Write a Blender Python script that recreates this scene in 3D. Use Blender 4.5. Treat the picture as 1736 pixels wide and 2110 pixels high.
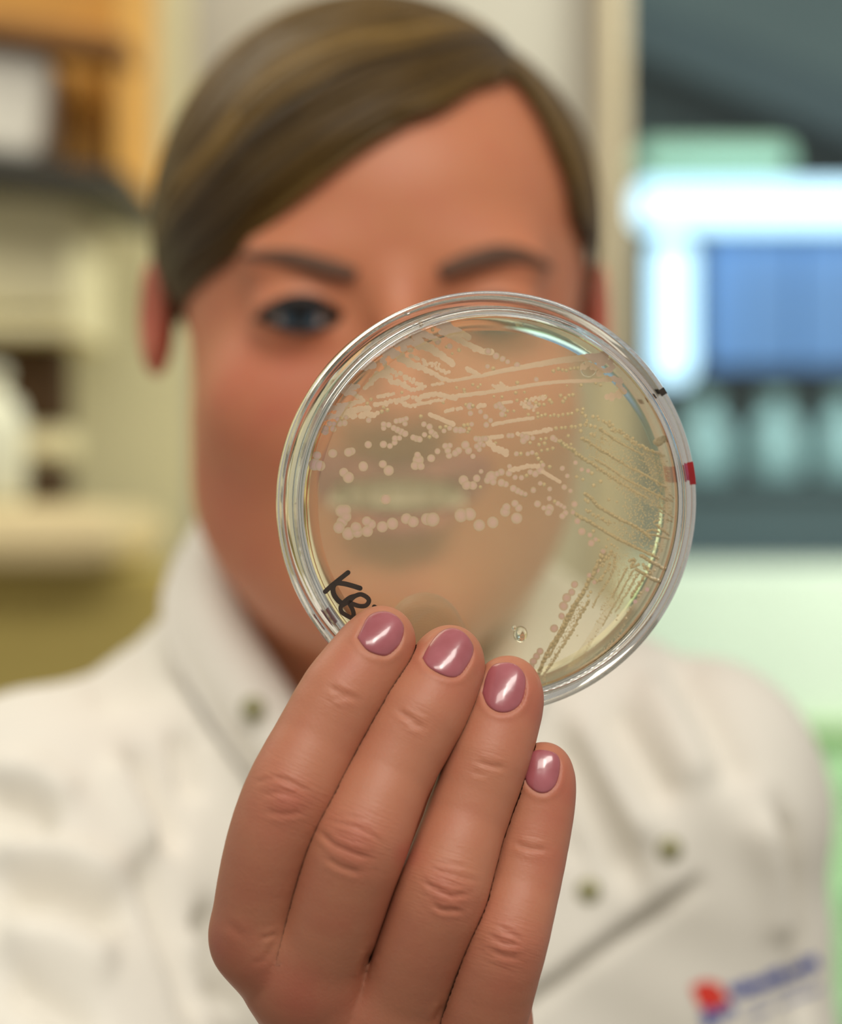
import bpy, bmesh, math, random
import numpy as np
from mathutils import Vector, Matrix
from mathutils.bvhtree import BVHTree

for o in list(bpy.data.objects):
    bpy.data.objects.remove(o)
SC = bpy.context.scene
COL = SC.collection
random.seed(7)
RNG = np.random.default_rng(11)

# ------------------------------------------------------------------ camera, world, lights, exposure
W, H = 1736, 2110
F = 5674.0                                   # focal length in pixels of the 1736 px wide frame
cam_d = bpy.data.cameras.new('camera')
cam_d.sensor_fit = 'HORIZONTAL'
cam_d.sensor_width = 36.0
cam_d.lens = 36.0 * F / W
cam_d.clip_start = 0.05
cam_d.clip_end = 30
cam_d.dof.use_dof = True
cam_d.dof.focus_distance = 0.590
cam_d.dof.aperture_fstop = cam_d.lens / 12.0
cam_d.dof.aperture_blades = 0
cam = bpy.data.objects.new('camera', cam_d)
cam.rotation_euler = (math.radians(90), 0, 0)
COL.objects.link(cam)
SC.camera = cam

world = bpy.data.worlds.new('world')
SC.world = world
world.use_nodes = True
bg = world.node_tree.nodes['Background']
bg.inputs[0].default_value = (1.0, 0.94, 0.84, 1)
bg.inputs[1].default_value = 0.39


def area_light(name, loc, target, size, size_y, power, col):
    d = bpy.data.lights.new(name, 'AREA')
    d.shape = 'RECTANGLE'
    d.size, d.size_y = size, size_y
    d.energy = power
    d.color = col
    o = bpy.data.objects.new(name, d)
    o.location = loc
    o.rotation_euler = (Vector(target) - Vector(loc)).to_track_quat('-Z', 'Y').to_euler()
    COL.objects.link(o)
    return o


# ceiling luminaires of the laboratory
area_light('ceiling_luminaire', (-0.25, -0.60, 1.34), (-0.1, 0.75, 0.0), 1.2, 0.4, 11, (1.0, 0.955, 0.86))
area_light('ceiling_luminaire', (0.55, -0.40, 1.34), (0.0, 0.8, 0.0), 1.2, 0.4, 16.5, (1.0, 0.96, 0.88))
area_light('ceiling_luminaire', (-0.9, 1.55, 1.15), (-0.4, 2.6, -0.7), 1.2, 0.8, 12, (1.0, 0.94, 0.76))
area_light('ceiling_luminaire', (0.6, 3.0, 1.15), (0.6, 3.4, -0.2), 0.9, 0.9, 2, (0.85, 0.95, 1.0))
area_light('bench_fill_light', (0.75, 2.3, 0.75), (0.55, 3.0, -0.2), 0.6, 0.2, 17, (0.97, 1.0, 0.88))  # unseen light added to brighten the bench beyond the glass, not a fitting

vs = SC.view_settings
vs.view_transform = 'Standard'
vs.look = 'None'
vs.exposure = 0.0
vs.gamma = 1.0
vs.use_curve_mapping = False
SC.display_settings.display_device = 'sRGB'
try:
    cy = SC.cycles
    cy.use_denoising = True
    cy.use_adaptive_sampling = True
    cy.adaptive_threshold = 0.03
    cy.max_bounces = 14
    cy.transmission_bounces = 14
    cy.transparent_max_bounces = 32
    cy.glossy_bounces = 6
    cy.diffuse_bounces = 3
    cy.sample_clamp_indirect = 6.0
    cy.blur_glossy = 0.5
except Exception:
    pass


# ------------------------------------------------------------------ helpers
def P(px, py, d):
    """point of the place that lies at depth d on the sight line of a pixel of the photograph"""
    return np.array([(px - W / 2) / F * d, d, -(py - H / 2) / F * d])


def proj(v):
    v = np.asarray(v)
    y = np.maximum(v[..., 1], 0.05)
    return W / 2 + F * v[..., 0] / y, H / 2 - F * v[..., 2] / y


def s2l(r, g, b):
    f = lambda c: c / 12.92 if c <= 0.04045 else ((c + 0.055) / 1.055) ** 2.4
    return (f(r / 255), f(g / 255), f(b / 255), 1.0)


def empty(name, loc=(0, 0, 0), parent=None):
    o = bpy.data.objects.new(name, None)
    o.location = loc
    o.empty_display_size = 0.02
    COL.objects.link(o)
    if parent:
        o.parent = parent
    return o


def tag(o, label=None, cat=None, group=None, kind=None):
    if label:
        o['label'] = label
    if cat:
        o['category'] = cat
    if group:
        o['group'] = group
    if kind:
        o['kind'] = kind
    return o


def mesh_obj(name, verts, faces, mat, parent=None, smooth=True, world_space=True):
    me = bpy.data.meshes.new(name)
    me.from_pydata([tuple(v) for v in verts], [], [tuple(f) for f in faces])
    return link_mesh(name, me, mat, parent, smooth, world_space)


def link_mesh(name, me, mat, parent=None, smooth=True, world_space=True):
    if smooth:
        me.polygons.foreach_set('use_smooth', [True] * len(me.polygons))
    for m in (mat if isinstance(mat, (list, tuple)) else [mat]):
        if m:
            me.materials.append(m)
    me.update()
    o = bpy.data.objects.new(name, me)
    COL.objects.link(o)
    if parent:
        o.parent = parent
        if world_space:
            o.matrix_parent_inverse = p_world(parent).inverted()
    return o


def p_world(o):
    m = o.matrix_basis.copy()
    if o.parent:
        m = p_world(o.parent) @ o.matrix_parent_inverse @ m
    return m


def np_mesh(name, V, Q):
    me = bpy.data.meshes.new(name)
    V = np.asarray(V, dtype=np.float32)
    Q = np.asarray(Q, dtype=np.int32)
    n = Q.shape[1]
    me.vertices.add(len(V))
    me.vertices.foreach_set('co', V.ravel())
    me.loops.add(Q.size)
    me.loops.foreach_set('vertex_index', Q.ravel())
    me.polygons.add(len(Q))
    me.polygons.foreach_set('loop_start', np.arange(0, Q.size, n, dtype=np.int32))
    me.polygons.foreach_set('loop_total', np.full(len(Q), n, dtype=np.int32))
    me.update(calc_edges=True)
    me.validate()
    return me


def box_bm(bm, c, s, rot=None):
    r = bmesh.ops.create_cube(bm, size=1.0)
    m = Matrix.Translation(Vector(c)) @ (rot.to_4x4() if rot else Matrix()) @ Matrix.Diagonal((*s, 1))
    bmesh.ops.transform(bm, matrix=m, verts=r['verts'])
    return r['verts']


def box_obj(name, c, s, mat, parent=None, bevel=0.004, rot=None):
    bm = bmesh.new()
    box_bm(bm, (0, 0, 0), s)
    bm.normal_update()
    if bevel:
        bmesh.ops.bevel(bm, geom=list(bm.edges), offset=min(bevel, min(s) * 0.45), segments=2, profile=0.5, affect='EDGES')
    bmesh.ops.transform(bm, matrix=Matrix.Translation(Vector(c)) @ (rot.to_4x4() if rot else Matrix()), verts=bm.verts)
    me = bpy.data.meshes.new(name)
    bm.to_mesh(me)
    bm.free()
    return link_mesh(name, me, mat, parent, smooth=False)


def lathe(profile, n=96, mats=None):
    """profile [(r, z)], closed at the axis where r == 0; returns verts, faces, material index per face"""
    V, rows, Fc, mi = [], [], [], []
    for r, z in profile:
        if r < 1e-9:
            rows.append([len(V)])
            V.append((0, 0, z))
        else:
            rows.append(list(range(len(V), len(V) + n)))
            for k in range(n):
                a = 2 * math.pi * k / n
                V.append((r * math.cos(a), r * math.sin(a), z))
    for i in range(len(rows) - 1):
        a, b = rows[i], rows[i + 1]
        m = mats[i] if mats else 0
        for k in range(n):
            k2 = (k + 1) % n
            if len(a) == 1 and len(b) == 1:
                continue
            if len(a) == 1:
                Fc.append((a[0], b[k], b[k2]))
            elif len(b) == 1:
                Fc.append((a[k], b[0], a[k2]))
            else:
                Fc.append((a[k], b[k], b[k2], a[k2]))
            mi.append(m)
    return V, Fc, mi


def tube(path, radii, n=8, flat=1.0, up=None, cap=True):
    """swept tube along points; returns verts, faces"""
    path = [Vector(p) for p in path]
    V, Fc = [], []
    m = len(path)
    prev = None
    for i, p in enumerate(path):
        t = (path[min(i + 1, m - 1)] - path[max(i - 1, 0)]).normalized()
        u = Vector(up[i]) if up is not None else (prev if prev is not None else (Vector((0, 0, 1)) if abs(t.z) < 0.9 else Vector((1, 0, 0))))
        u = (u - t * u.dot(t)).normalized()
        prev = u
        s = t.cross(u)
        for k in range(n):
            a = 2 * math.pi * k / n
            V.append(p + s * math.cos(a) * radii[i] + u * math.sin(a) * radii[i] * flat)
    for i in range(m - 1):
        for k in range(n):
            k2 = (k + 1) % n
            Fc.append((i * n + k, i * n + k2, (i + 1) * n + k2, (i + 1) * n + k))
    if cap:
        Fc.append(tuple(range(n))[::-1])
        Fc.append(tuple(range((m - 1) * n, m * n)))
    return V, Fc


def catmull(pts, per=6):
    pts = [np.asarray(p, dtype=float) for p in pts]
    out = []
    for i in range(len(pts) - 1):
        p0, p1, p2, p3 = pts[max(i - 1, 0)], pts[i], pts[i + 1], pts[min(i + 2, len(pts) - 1)]
        for k in range(per):
            t = k / per
            out.append(0.5 * ((2 * p1) + (-p0 + p2) * t + (2 * p0 - 5 * p1 + 4 * p2 - p3) * t * t + (-p0 + 3 * p1 - 3 * p2 + p3) * t ** 3))
    out.append(pts[-1])
    return np.array(out)


# ---- signed distance helpers
def sd_seg(p, a, b, ra, rb):
    a = np.asarray(a)
    b = np.asarray(b)
    ab = b - a
    t = np.clip(((p - a) @ ab) / max(ab @ ab, 1e-12), 0, 1)
    q = p - a - t[:, None] * ab
    return np.sqrt((q * q).sum(1)) - (ra + (rb - ra) * t)


def sd_ell(p, c, r):
    q = p - np.asarray(c)
    r = np.asarray(r)
    k0 = np.sqrt(((q / r) ** 2).sum(1))
    k1 = np.sqrt(((q / (r * r)) ** 2).sum(1)) + 1e-9
    return k0 * (k0 - 1) / k1


def smin(a, b, k):
    h = np.maximum(k - np.abs(a - b), 0) / k
    return np.minimum(a, b) - h * h * k * 0.25


def smax(a, b, k):
    return -smin(-a, -b, k)


def sd_chain(p, pts, rad, k=0.002):
    if len(p) > 5000:                        # far points get their distance to the bounding box
        lo_, hi_ = (pts - rad[:, None]).min(0), (pts + rad[:, None]).max(0)
        far = np.maximum(np.maximum(lo_ - p, p - hi_), 0)
        far = np.sqrt((far * far).sum(1))
        m = far < .010
        out = far.copy()
        if m.any():
            q = p[m]
            out[m] = sd_chain(q, pts, rad, k) if len(q) <= 5000 else _chain(q, pts, rad, k)
        return out
    return _chain(p, pts, rad, k)


def _chain(p, pts, rad, k):
    d = None
    for i in range(len(pts) - 1):
        s = sd_seg(p, pts[i], pts[i + 1], rad[i], rad[i + 1])
        d = s if d is None else smin(d, s, k)
    return d


def grid_surface(sdf, lo, hi, h, block=8):
    """surface nets over a sparse grid; returns verts, quads"""
    lo = np.asarray(lo, dtype=float)
    nb = np.ceil((np.asarray(hi) - lo) / (h * block)).astype(int)
    n = nb * block + 1
    cx = [lo[i] + (np.arange(nb[i]) + 0.5) * block * h for i in range(3)]
    C = np.stack(np.meshgrid(*cx, indexing='ij'), -1).reshape(-1, 3)
    dc = np.concatenate([sdf(C[i:i + 200000]) for i in range(0, len(C), 200000)]).reshape(nb)
    act = np.abs(dc) < block * h * 1.25
    Fv = np.repeat(np.repeat(np.repeat(dc, block, 0), block, 1), block, 2)
    Fv = np.pad(Fv, ((0, 1), (0, 1), (0, 1)), mode='edge').astype(np.float32)
    M = np.zeros(n, dtype=bool)
    bi = np.argwhere(act)
    for b in bi:
        s = b * block
        M[s[0]:s[0] + block + 1, s[1]:s[1] + block + 1, s[2]:s[2] + block + 1] = True
    idx = np.argwhere(M)
    vals = np.empty(len(idx), dtype=np.float32)
    for i in range(0, len(idx), 400000):
        vals[i:i + 400000] = sdf(lo + idx[i:i + 400000] * h)
    Fv[M] = vals
    S = Fv < 0
    c = S[:-1, :-1, :-1].astype(np.int8)
    tot = np.zeros_like(c)
    for dx in (0, 1):
        for dy in (0, 1):
            for dz in (0, 1):
                tot += S[dx:n[0] - 1 + dx, dy:n[1] - 1 + dy, dz:n[2] - 1 + dz]
    cells = np.argwhere((tot > 0) & (tot < 8))
    vid = np.full(n - 1, -1, dtype=np.int32)
    vid[cells[:, 0], cells[:, 1], cells[:, 2]] = np.arange(len(cells))
    acc = np.zeros((len(cells), 3))
    cnt = np.zeros(len(cells))
    offs = [(0, 0, 0), (1, 0, 0), (0, 1, 0), (1, 1, 0), (0, 0, 1), (1, 0, 1), (0, 1, 1), (1, 1, 1)]
    for i, a in enumerate(offs):
        for ax in range(3):
            if a[ax]:
                continue
            b = list(a)
            b[ax] = 1
            fa = Fv[cells[:, 0] + a[0], cells[:, 1] + a[1], cells[:, 2] + a[2]]
            fb = Fv[cells[:, 0] + b[0], cells[:, 1] + b[1], cells[:, 2] + b[2]]
            m = (fa < 0) != (fb < 0)
            t = np.where(m, fa / np.where(m, fa - fb, 1), 0)
            pt = np.tile(np.array(a, dtype=float), (len(cells), 1))
            pt[:, ax] += t
            acc[m] += pt[m]
            cnt[m] += 1
    V = lo + (cells + acc / np.maximum(cnt, 1)[:, None]) * h
    Q = []
    for ax in range(3):
        u, w = (ax + 1) % 3, (ax + 2) % 3
        sl0 = [slice(None)] * 3
        sl1 = [slice(None)] * 3
        sl0[ax] = slice(0, -1)
        sl1[ax] = slice(1, None)
        a, b = S[tuple(sl0)], S[tuple(sl1)]
        e = np.argwhere(a != b)
        ok = (e[:, u] > 0) & (e[:, w] > 0) & (e[:, u] < n[u] - 1) & (e[:, w] < n[w] - 1)
        e = e[ok]
        ins = a[e[:, 0], e[:, 1], e[:, 2]]
        q = []
        for du, dw in ((-1, -1), (0, -1), (0, 0), (-1, 0)):
            g = e.copy()
            g[:, u] += du
            g[:, w] += dw
            q.append(vid[g[:, 0], g[:, 1], g[:, 2]])
        q = np.stack(q, 1)
        q[~ins] = q[~ins][:, ::-1]
        Q.append(q)
    Q = np.concatenate(Q)
    Q = Q[(Q >= 0).all(1)]
    return V, Q


def vert_normals(V, Q):
    n = np.cross(V[Q[:, 2]] - V[Q[:, 0]], V[Q[:, 3]] - V[Q[:, 1]])
    N = np.zeros_like(V)
    for k in range(4):
        np.add.at(N, Q[:, k], n)
    return N / (np.linalg.norm(N, axis=1, keepdims=True) + 1e-12)


def poly_dist(x, y, line):
    """distance of 2-D points to a polyline, and the parameter 0..1 along it"""
    best = np.full(x.shape, 1e9)
    par = np.zeros(x.shape)
    L = [np.hypot(line[i + 1][0] - line[i][0], line[i + 1][1] - line[i][1]) for i in range(len(line) - 1)]
    tot, run = sum(L), 0
    for i in range(len(line) - 1):
        ax, ay = line[i]
        bx, by = line[i + 1]
        dx, dy = bx - ax, by - ay
        t = np.clip(((x - ax) * dx + (y - ay) * dy) / (dx * dx + dy * dy + 1e-9), 0, 1)
        d = np.hypot(x - ax - t * dx, y - ay - t * dy)
        m = d < best
        best = np.where(m, d, best)
        par = np.where(m, (run + t * L[i]) / tot, par)
        run += L[i]
    return best, par


def in_poly(x, y, poly):
    c = np.zeros(x.shape, dtype=bool)
    j = len(poly) - 1
    for i in range(len(poly)):
        xi, yi = poly[i]
        xj, yj = poly[j]
        c ^= ((yi > y) != (yj > y)) & (x < (xj - xi) * (y - yi) / (yj - yi + 1e-12) + xi)
        j = i
    return c


def set_attr(me, name, vals):
    a = me.attributes.new(name, 'FLOAT', 'POINT')
    a.data.foreach_set('value', np.asarray(vals, dtype=np.float32))


# ------------------------------------------------------------------ materials
class N:
    def __init__(s, name):
        s.m = bpy.data.materials.new(name)
        s.m.use_nodes = True
        s.t = s.m.node_tree
        s.t.nodes.clear()
        s.out = s.t.nodes.new('ShaderNodeOutputMaterial')

    def n(s, kind, **kw):
        x = s.t.nodes.new('ShaderNode' + kind)
        for k, v in kw.items():
            if k in x.inputs.keys():
                x.inputs[k].default_value = v
            else:
                setattr(x, k, v)
        return x

    def l(s, a, b):
        s.t.links.new(a, b)

    def surf(s, sock):
        s.l(sock, s.out.inputs['Surface'])
        return s.m


def ramp(n, stops):
    r = n.n('ValToRGB')
    e = r.color_ramp.elements
    while len(e) > 1:
        e.remove(e[-1])
    e[0].position, e[0].color = stops[0]
    for p, c in stops[1:]:
        x = e.new(p)
        x.color = c
    return r


def simple(name, col, rough=0.5, var=0.06, scale=12, bump=0.0, bscale=200, spec=0.5, metal=0.0, emit=None, estr=0):
    """principled surface with faint procedural mottling"""
    n = N(name)
    b = n.n('BsdfPrincipled', Roughness=rough, Metallic=metal)
    b.inputs['Specular IOR Level'].default_value = spec
    tc = n.n('TexCoord')
    no = n.n('TexNoise', Scale=scale, Detail=4.0)
    n.l(tc.outputs['Object'], no.inputs['Vector'])
    lo = tuple(c * (1 - var) for c in col[:3]) + (1,)
    hi = tuple(min(c * (1 + var), 1) for c in col[:3]) + (1,)
    r = ramp(n, [(0.3, lo), (0.7, hi)])
    n.l(no.outputs['Fac'], r.inputs['Fac'])
    n.l(r.outputs['Color'], b.inputs['Base Color'])
    if bump:
        n2 = n.n('TexNoise', Scale=bscale, Detail=3.0)
        n.l(tc.outputs['Object'], n2.inputs['Vector'])
        bp = n.n('Bump', Strength=bump, Distance=0.001)
        n.l(n2.outputs['Fac'], bp.inputs['Height'])
        n.l(bp.outputs['Normal'], b.inputs['Normal'])
    if emit:
        b.inputs['Emission Color'].default_value = emit
        b.inputs['Emission Strength'].default_value = estr
    return n.surf(b.outputs[0])


def skin_material(name, base, red, sss=0.22, detail=True):
    n = N(name)
    b = n.n('BsdfPrincipled', Roughness=0.47)
    b.inputs['Specular IOR Level'].default_value = 0.35
    b.inputs['Subsurface Weight'].default_value = sss
    b.inputs['Subsurface Radius'].default_value = (1.0, 0.35, 0.18)
    b.inputs['Subsurface Scale'].default_value = 0.004
    tc = n.n('TexCoord')
    no = n.n('TexNoise', Scale=90.0, Detail=5.0, Roughness=0.6)
    n.l(tc.outputs['Object'], no.inputs['Vector'])
    at = n.n('Attribute', attribute_name='blush')
    mp = n.n('MapRange')
    mp.inputs['From Min'].default_value = 0.3
    mp.inputs['From Max'].default_value = 0.75
    mp.inputs['To Min'].default_value = -0.16
    mp.inputs['To Max'].default_value = 0.30
    n.l(no.outputs['Fac'], mp.inputs['Value'])
    ad = n.n('Math', operation='ADD', use_clamp=True)
    n.l(at.outputs['Fac'], ad.inputs[0])
    n.l(mp.outputs['Result'], ad.inputs[1])
    mx = n.n('Mix', data_type='RGBA')
    mx.inputs['A'].default_value = base
    mx.inputs['B'].default_value = red
    n.l(ad.outputs[0], mx.inputs['Factor'])
    lp = n.n('Attribute', attribute_name='lips')
    mx2 = n.n('Mix', data_type='RGBA')
    mx2.inputs['B'].default_value = s2l(156, 84, 86)
    n.l(lp.outputs['Fac'], mx2.inputs['Factor'])
    n.l(mx.outputs['Result'], mx2.inputs['A'])
    n.l(mx2.outputs['Result'], b.inputs['Base Color'])
    if detail:
        vo = n.n('TexVoronoi', Scale=1500.0)
        n.l(tc.outputs['Object'], vo.inputs['Vector'])
        n3 = n.n('TexNoise', Scale=700.0, Detail=4.0)
        n.l(tc.outputs['Object'], n3.inputs['Vector'])
        # wrinkles run across each finger: noise in (along, across) finger coordinates, held to the joints
        fu = n.n('Attribute', attribute_name='along')
        fv = n.n('Attribute', attribute_name='across')
        wk = n.n('Attribute', attribute_name='wrinkle')
        cb = n.n('CombineXYZ')
        n.l(fu.outputs['Fac'], cb.inputs['X'])
        n.l(fv.outputs['Fac'], cb.inputs['Y'])
        wn = n.n('TexNoise', Scale=1.0, Detail=3.0, Roughness=0.55, Distortion=0.4)
        n.l(cb.outputs[0], wn.inputs['Vector'])
        wm = n.n('Math', operation='MULTIPLY')
        n.l(wn.outputs['Fac'], wm.inputs[0])
        n.l(wk.outputs['Fac'], wm.inputs[1])
        pr = n.n('Attribute', attribute_name='print_ridge')
        wv = n.n('Math', operation='SINE')
        n.l(pr.outputs['Fac'], wv.inputs[0])
        pm = n.n('Attribute', attribute_name='print_mask')
        pw = n.n('Math', operation='MULTIPLY')
        n.l(wv.outputs[0], pw.inputs[0])
        n.l(pm.outputs['Fac'], pw.inputs[1])
        b1 = n.n('Bump', Strength=0.16, Distance=0.0003)
        n.l(n3.outputs['Fac'], b1.inputs['Height'])
        b2 = n.n('Bump', Strength=0.10, Distance=0.0002)
        n.l(vo.outputs['Distance'], b2.inputs['Height'])
        n.l(b1.outputs['Normal'], b2.inputs['Normal'])
        b3 = n.n('Bump', Strength=0.36, Distance=0.0010)
        n.l(wm.outputs[0], b3.inputs['Height'])
        n.l(b2.outputs['Normal'], b3.inputs['Normal'])
        b4 = n.n('Bump', Strength=0.12, Distance=0.0002)
        n.l(pw.outputs[0], b4.inputs['Height'])
        n.l(b3.outputs['Normal'], b4.inputs['Normal'])
        n.l(b4.outputs['Normal'], b.inputs['Normal'])
    return n.surf(b.outputs[0])


def schlick(n, f0):
    """mirror share by viewing angle, alike from both sides of a thin sheet"""
    ge = n.n('NewGeometry')
    dt = n.n('VectorMath', operation='DOT_PRODUCT')
    n.l(ge.outputs['Incoming'], dt.inputs[0])
    n.l(ge.outputs['Normal'], dt.inputs[1])
    ab = n.n('Math', operation='ABSOLUTE')
    n.l(dt.outputs['Value'], ab.inputs[0])
    om = n.n('Math', operation='SUBTRACT', use_clamp=True)
    om.inputs[0].default_value = 1.0
    n.l(ab.outputs[0], om.inputs[1])
    pw = n.n('Math', operation='POWER')
    n.l(om.outputs[0], pw.inputs[0])
    pw.inputs[1].default_value = 5.0
    mr = n.n('MapRange')
    mr.inputs['To Min'].default_value = f0
    n.l(pw.outputs[0], mr.inputs['Value'])
    return mr.outputs[0]


def clear_sheet(name, tint, ior=1.5, body=None, body_fac=0.0, rough=0.015):
    """thin clear plastic or gel seen face on: lets light straight through, tints it, mirrors by Fresnel, and may be milky"""
    n = N(name)
    tr = n.n('BsdfTransparent')
    tr.inputs[0].default_value = tint
    gl = n.n('BsdfGlossy', Roughness=rough)
    fr = schlick(n, ((ior - 1) / (ior + 1)) ** 2)
    sh = tr.outputs[0]
    if body_fac > 0:
        df = n.n('BsdfDiffuse')
        df.inputs[0].default_value = body
        tl = n.n('BsdfTranslucent')
        tl.inputs[0].default_value = body
        m0 = n.n('MixShader')
        m0.inputs[0].default_value = 0.3
        n.l(df.outputs[0], m0.inputs[1])
        n.l(tl.outputs[0], m0.inputs[2])
        m1 = n.n('MixShader')
        tc = n.n('TexCoord')
        no = n.n('TexNoise', Scale=60.0, Detail=3.0)
        n.l(tc.outputs['Object'], no.inputs['Vector'])
        mr = n.n('MapRange')
        mr.inputs['To Min'].default_value = body_fac * 0.8
        mr.inputs['To Max'].default_value = body_fac * 1.2
        n.l(no.outputs['Fac'], mr.inputs['Value'])
        n.l(mr.outputs[0], m1.inputs[0])
        n.l(sh, m1.inputs[1])
        n.l(m0.outputs[0], m1.inputs[2])
        sh = m1.outputs[0]
    m2 = n.n('MixShader')
    n.l(fr, m2.inputs[0])
    n.l(sh, m2.inputs[1])
    n.l(gl.outputs[0], m2.inputs[2])
    return n.surf(m2.outputs[0])


def glass(name, col, ior=1.5, rough=0.0):
    n = N(name)
    b = n.n('BsdfPrincipled', Roughness=rough, IOR=ior)
    b.inputs['Base Color'].default_value = col
    b.inputs['Transmission Weight'].default_value = 1.0
    no = n.n('TexNoise', Scale=80.0, Detail=2.0)
    tc = n.n('TexCoord')
    n.l(tc.outputs['Object'], no.inputs['Vector'])
    bp = n.n('Bump', Strength=0.04, Distance=0.0005)
    n.l(no.outputs['Fac'], bp.inputs['Height'])
    n.l(bp.outputs['Normal'], b.inputs['Normal'])
    return n.surf(b.outputs[0])


M = {}
M['hand_skin'] = skin_material('hand_skin', s2l(181, 119, 92), s2l(176, 96, 78))
M['face_skin'] = skin_material('face_skin', s2l(199, 128, 93), s2l(192, 104, 84), detail=False)
M['nail'] = None
M['coat'] = simple('white_cotton', s2l(238, 233, 222), 0.85, 0.02, 30, 0.25, 900, spec=0.2)
M['snap'] = simple('dull_metal_snap', s2l(150, 146, 108), 0.4, 0.1, 200, metal=0.4)
M['print_blue'] = simple('blue_print', s2l(52, 78, 168), 0.8, 0.05)
M['print_pale'] = simple('pale_blue_print', s2l(126, 134, 180), 0.8, 0.05)
M['print_red'] = simple('red_print', s2l(228, 62, 48), 0.8, 0.08, 60)
M['eye_white'] = simple('eye_white', s2l(205, 190, 182), 0.2, 0.03)
M['iris'] = simple('blue_grey_iris', s2l(62, 84, 100), 0.15, 0.2, 300)
M['pupil'] = simple('pupil', s2l(12, 12, 14), 0.1, 0.0)
M['brow'] = simple('brow_hair', s2l(92, 62, 44), 0.7, 0.15, 200)
M['lash'] = simple('lash', s2l(30, 22, 18), 0.6, 0.1)
M['teeth'] = simple('tooth_enamel', s2l(250, 244, 214), 0.25, 0.03)
M['mouth'] = simple('mouth_inside', s2l(92, 36, 36), 0.5, 0.1)


def nail_material():
    n = N('mauve_nail_polish')
    b = n.n('BsdfPrincipled', Roughness=0.26)
    b.inputs['Specular IOR Level'].default_value = 0.6
    b.inputs['Coat Weight'].default_value = 0.8
    b.inputs['Coat Roughness'].default_value = 0.11
    tc = n.n('TexCoord')
    no = n.n('TexNoise', Scale=140.0, Detail=3.0)
    n.l(tc.outputs['Object'], no.inputs['Vector'])
    r = ramp(n, [(0.3, s2l(150, 74, 80)), (0.7, s2l(168, 92, 100))])
    n.l(no.outputs['Fac'], r.inputs['Fac'])
    n.l(r.outputs['Color'], b.inputs['Base Color'])
    n2 = n.n('TexNoise', Scale=260.0, Detail=2.0)
    n.l(tc.outputs['Object'], n2.inputs['Vector'])
    bp = n.n('Bump', Strength=0.12, Distance=0.0006)
    n.l(n2.outputs['Fac'], bp.inputs['Height'])
    n.l(bp.outputs['Normal'], b.inputs['Normal'])
    n.l(bp.outputs['Normal'], b.inputs['Coat Normal'])
    return n.surf(b.outputs[0])


M['nail'] = nail_material()


def hair_material():
    n = N('dark_blonde_hair')
    b = n.n('BsdfPrincipled', Roughness=0.42)
    b.inputs['Specular IOR Level'].default_value = 0.2
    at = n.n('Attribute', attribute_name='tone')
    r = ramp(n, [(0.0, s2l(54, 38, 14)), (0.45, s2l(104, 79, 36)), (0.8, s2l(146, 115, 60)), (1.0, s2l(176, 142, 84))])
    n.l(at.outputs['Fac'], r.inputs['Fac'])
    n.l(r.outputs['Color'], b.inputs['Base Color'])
    return n.surf(b.outputs[0])


M['hair'] = hair_material()
M['plate'] = clear_sheet('clear_polystyrene', (0.997, 0.997, 0.995, 1), 1.30)
M['rim'] = glass('clear_polystyrene_rim', (0.97, 0.98, 0.97, 1), 1.5)
M['agar'] = clear_sheet('pale_yellow_agar', (0.992, 0.978, 0.90, 1), 1.1, s2l(252, 244, 204), 0.15)
M['agar_edge'] = glass('pale_yellow_agar_edge', (0.96, 0.90, 0.55, 1), 1.34)


def colony_material(name, c1, c2, fac=0.86, f0=.03):
    n = N(name)
    df = n.n('BsdfDiffuse')
    tl = n.n('BsdfTranslucent')
    tc = n.n('TexCoord')
    gr = n.n('VectorMath', operation='LENGTH')
    n.l(tc.outputs['Object'], gr.inputs[0])
    r = ramp(n, [(0.30, c1), (0.80, tuple((x + y) / 2 for x, y in zip(c1, c2))), (1.0, c2)])
    n.l(gr.outputs['Value'], r.inputs['Fac'])
    n.l(r.outputs['Color'], df.inputs[0])
    n.l(r.outputs['Color'], tl.inputs[0])
    m = n.n('MixShader')
    m.inputs[0].default_value = 0.15
    n.l(df.outputs[0], m.inputs[1])
    n.l(tl.outputs[0], m.inputs[2])
    tr = n.n('BsdfTransparent')
    m2 = n.n('MixShader')
    m2.inputs[0].default_value = fac
    n.l(tr.outputs[0], m2.inputs[1])
    n.l(m.outputs[0], m2.inputs[2])
    gl = n.n('BsdfGlossy', Roughness=0.08)
    fr = schlick(n, f0)
    m3 = n.n('MixShader')
    n.l(fr, m3.inputs[0])
    n.l(m2.outputs[0], m3.inputs[1])
    n.l(gl.outputs[0], m3.inputs[2])
    return n.surf(m3.outputs[0])


M['colony'] = colony_material('pink_colony', s2l(240, 196, 218), s2l(212, 190, 174))
M['growth'] = colony_material('buff_growth', s2l(252, 220, 222), s2l(252, 220, 222), 0.86)
M['fine'] = colony_material('clear_buff_growth', s2l(240, 214, 180), s2l(240, 214, 180), 0.55, .07)
M['film'] = colony_material('thin_buff_film', s2l(248, 218, 184), s2l(248, 218, 184), 0.13)
M['marker'] = simple('black_marker_ink', s2l(48, 38, 30), 0.45, 0.3, 400)
M['red_ink'] = simple('red_marker_ink', s2l(146, 16, 22), 0.45, 0.2, 300)
M['pink_ink'] = simple('pink_marker_ink', s2l(216, 96, 130), 0.45, 0.2, 300)
M['gel'] = glass('gel_chip', (0.97, 0.95, 0.92, 1), 1.33)

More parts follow.
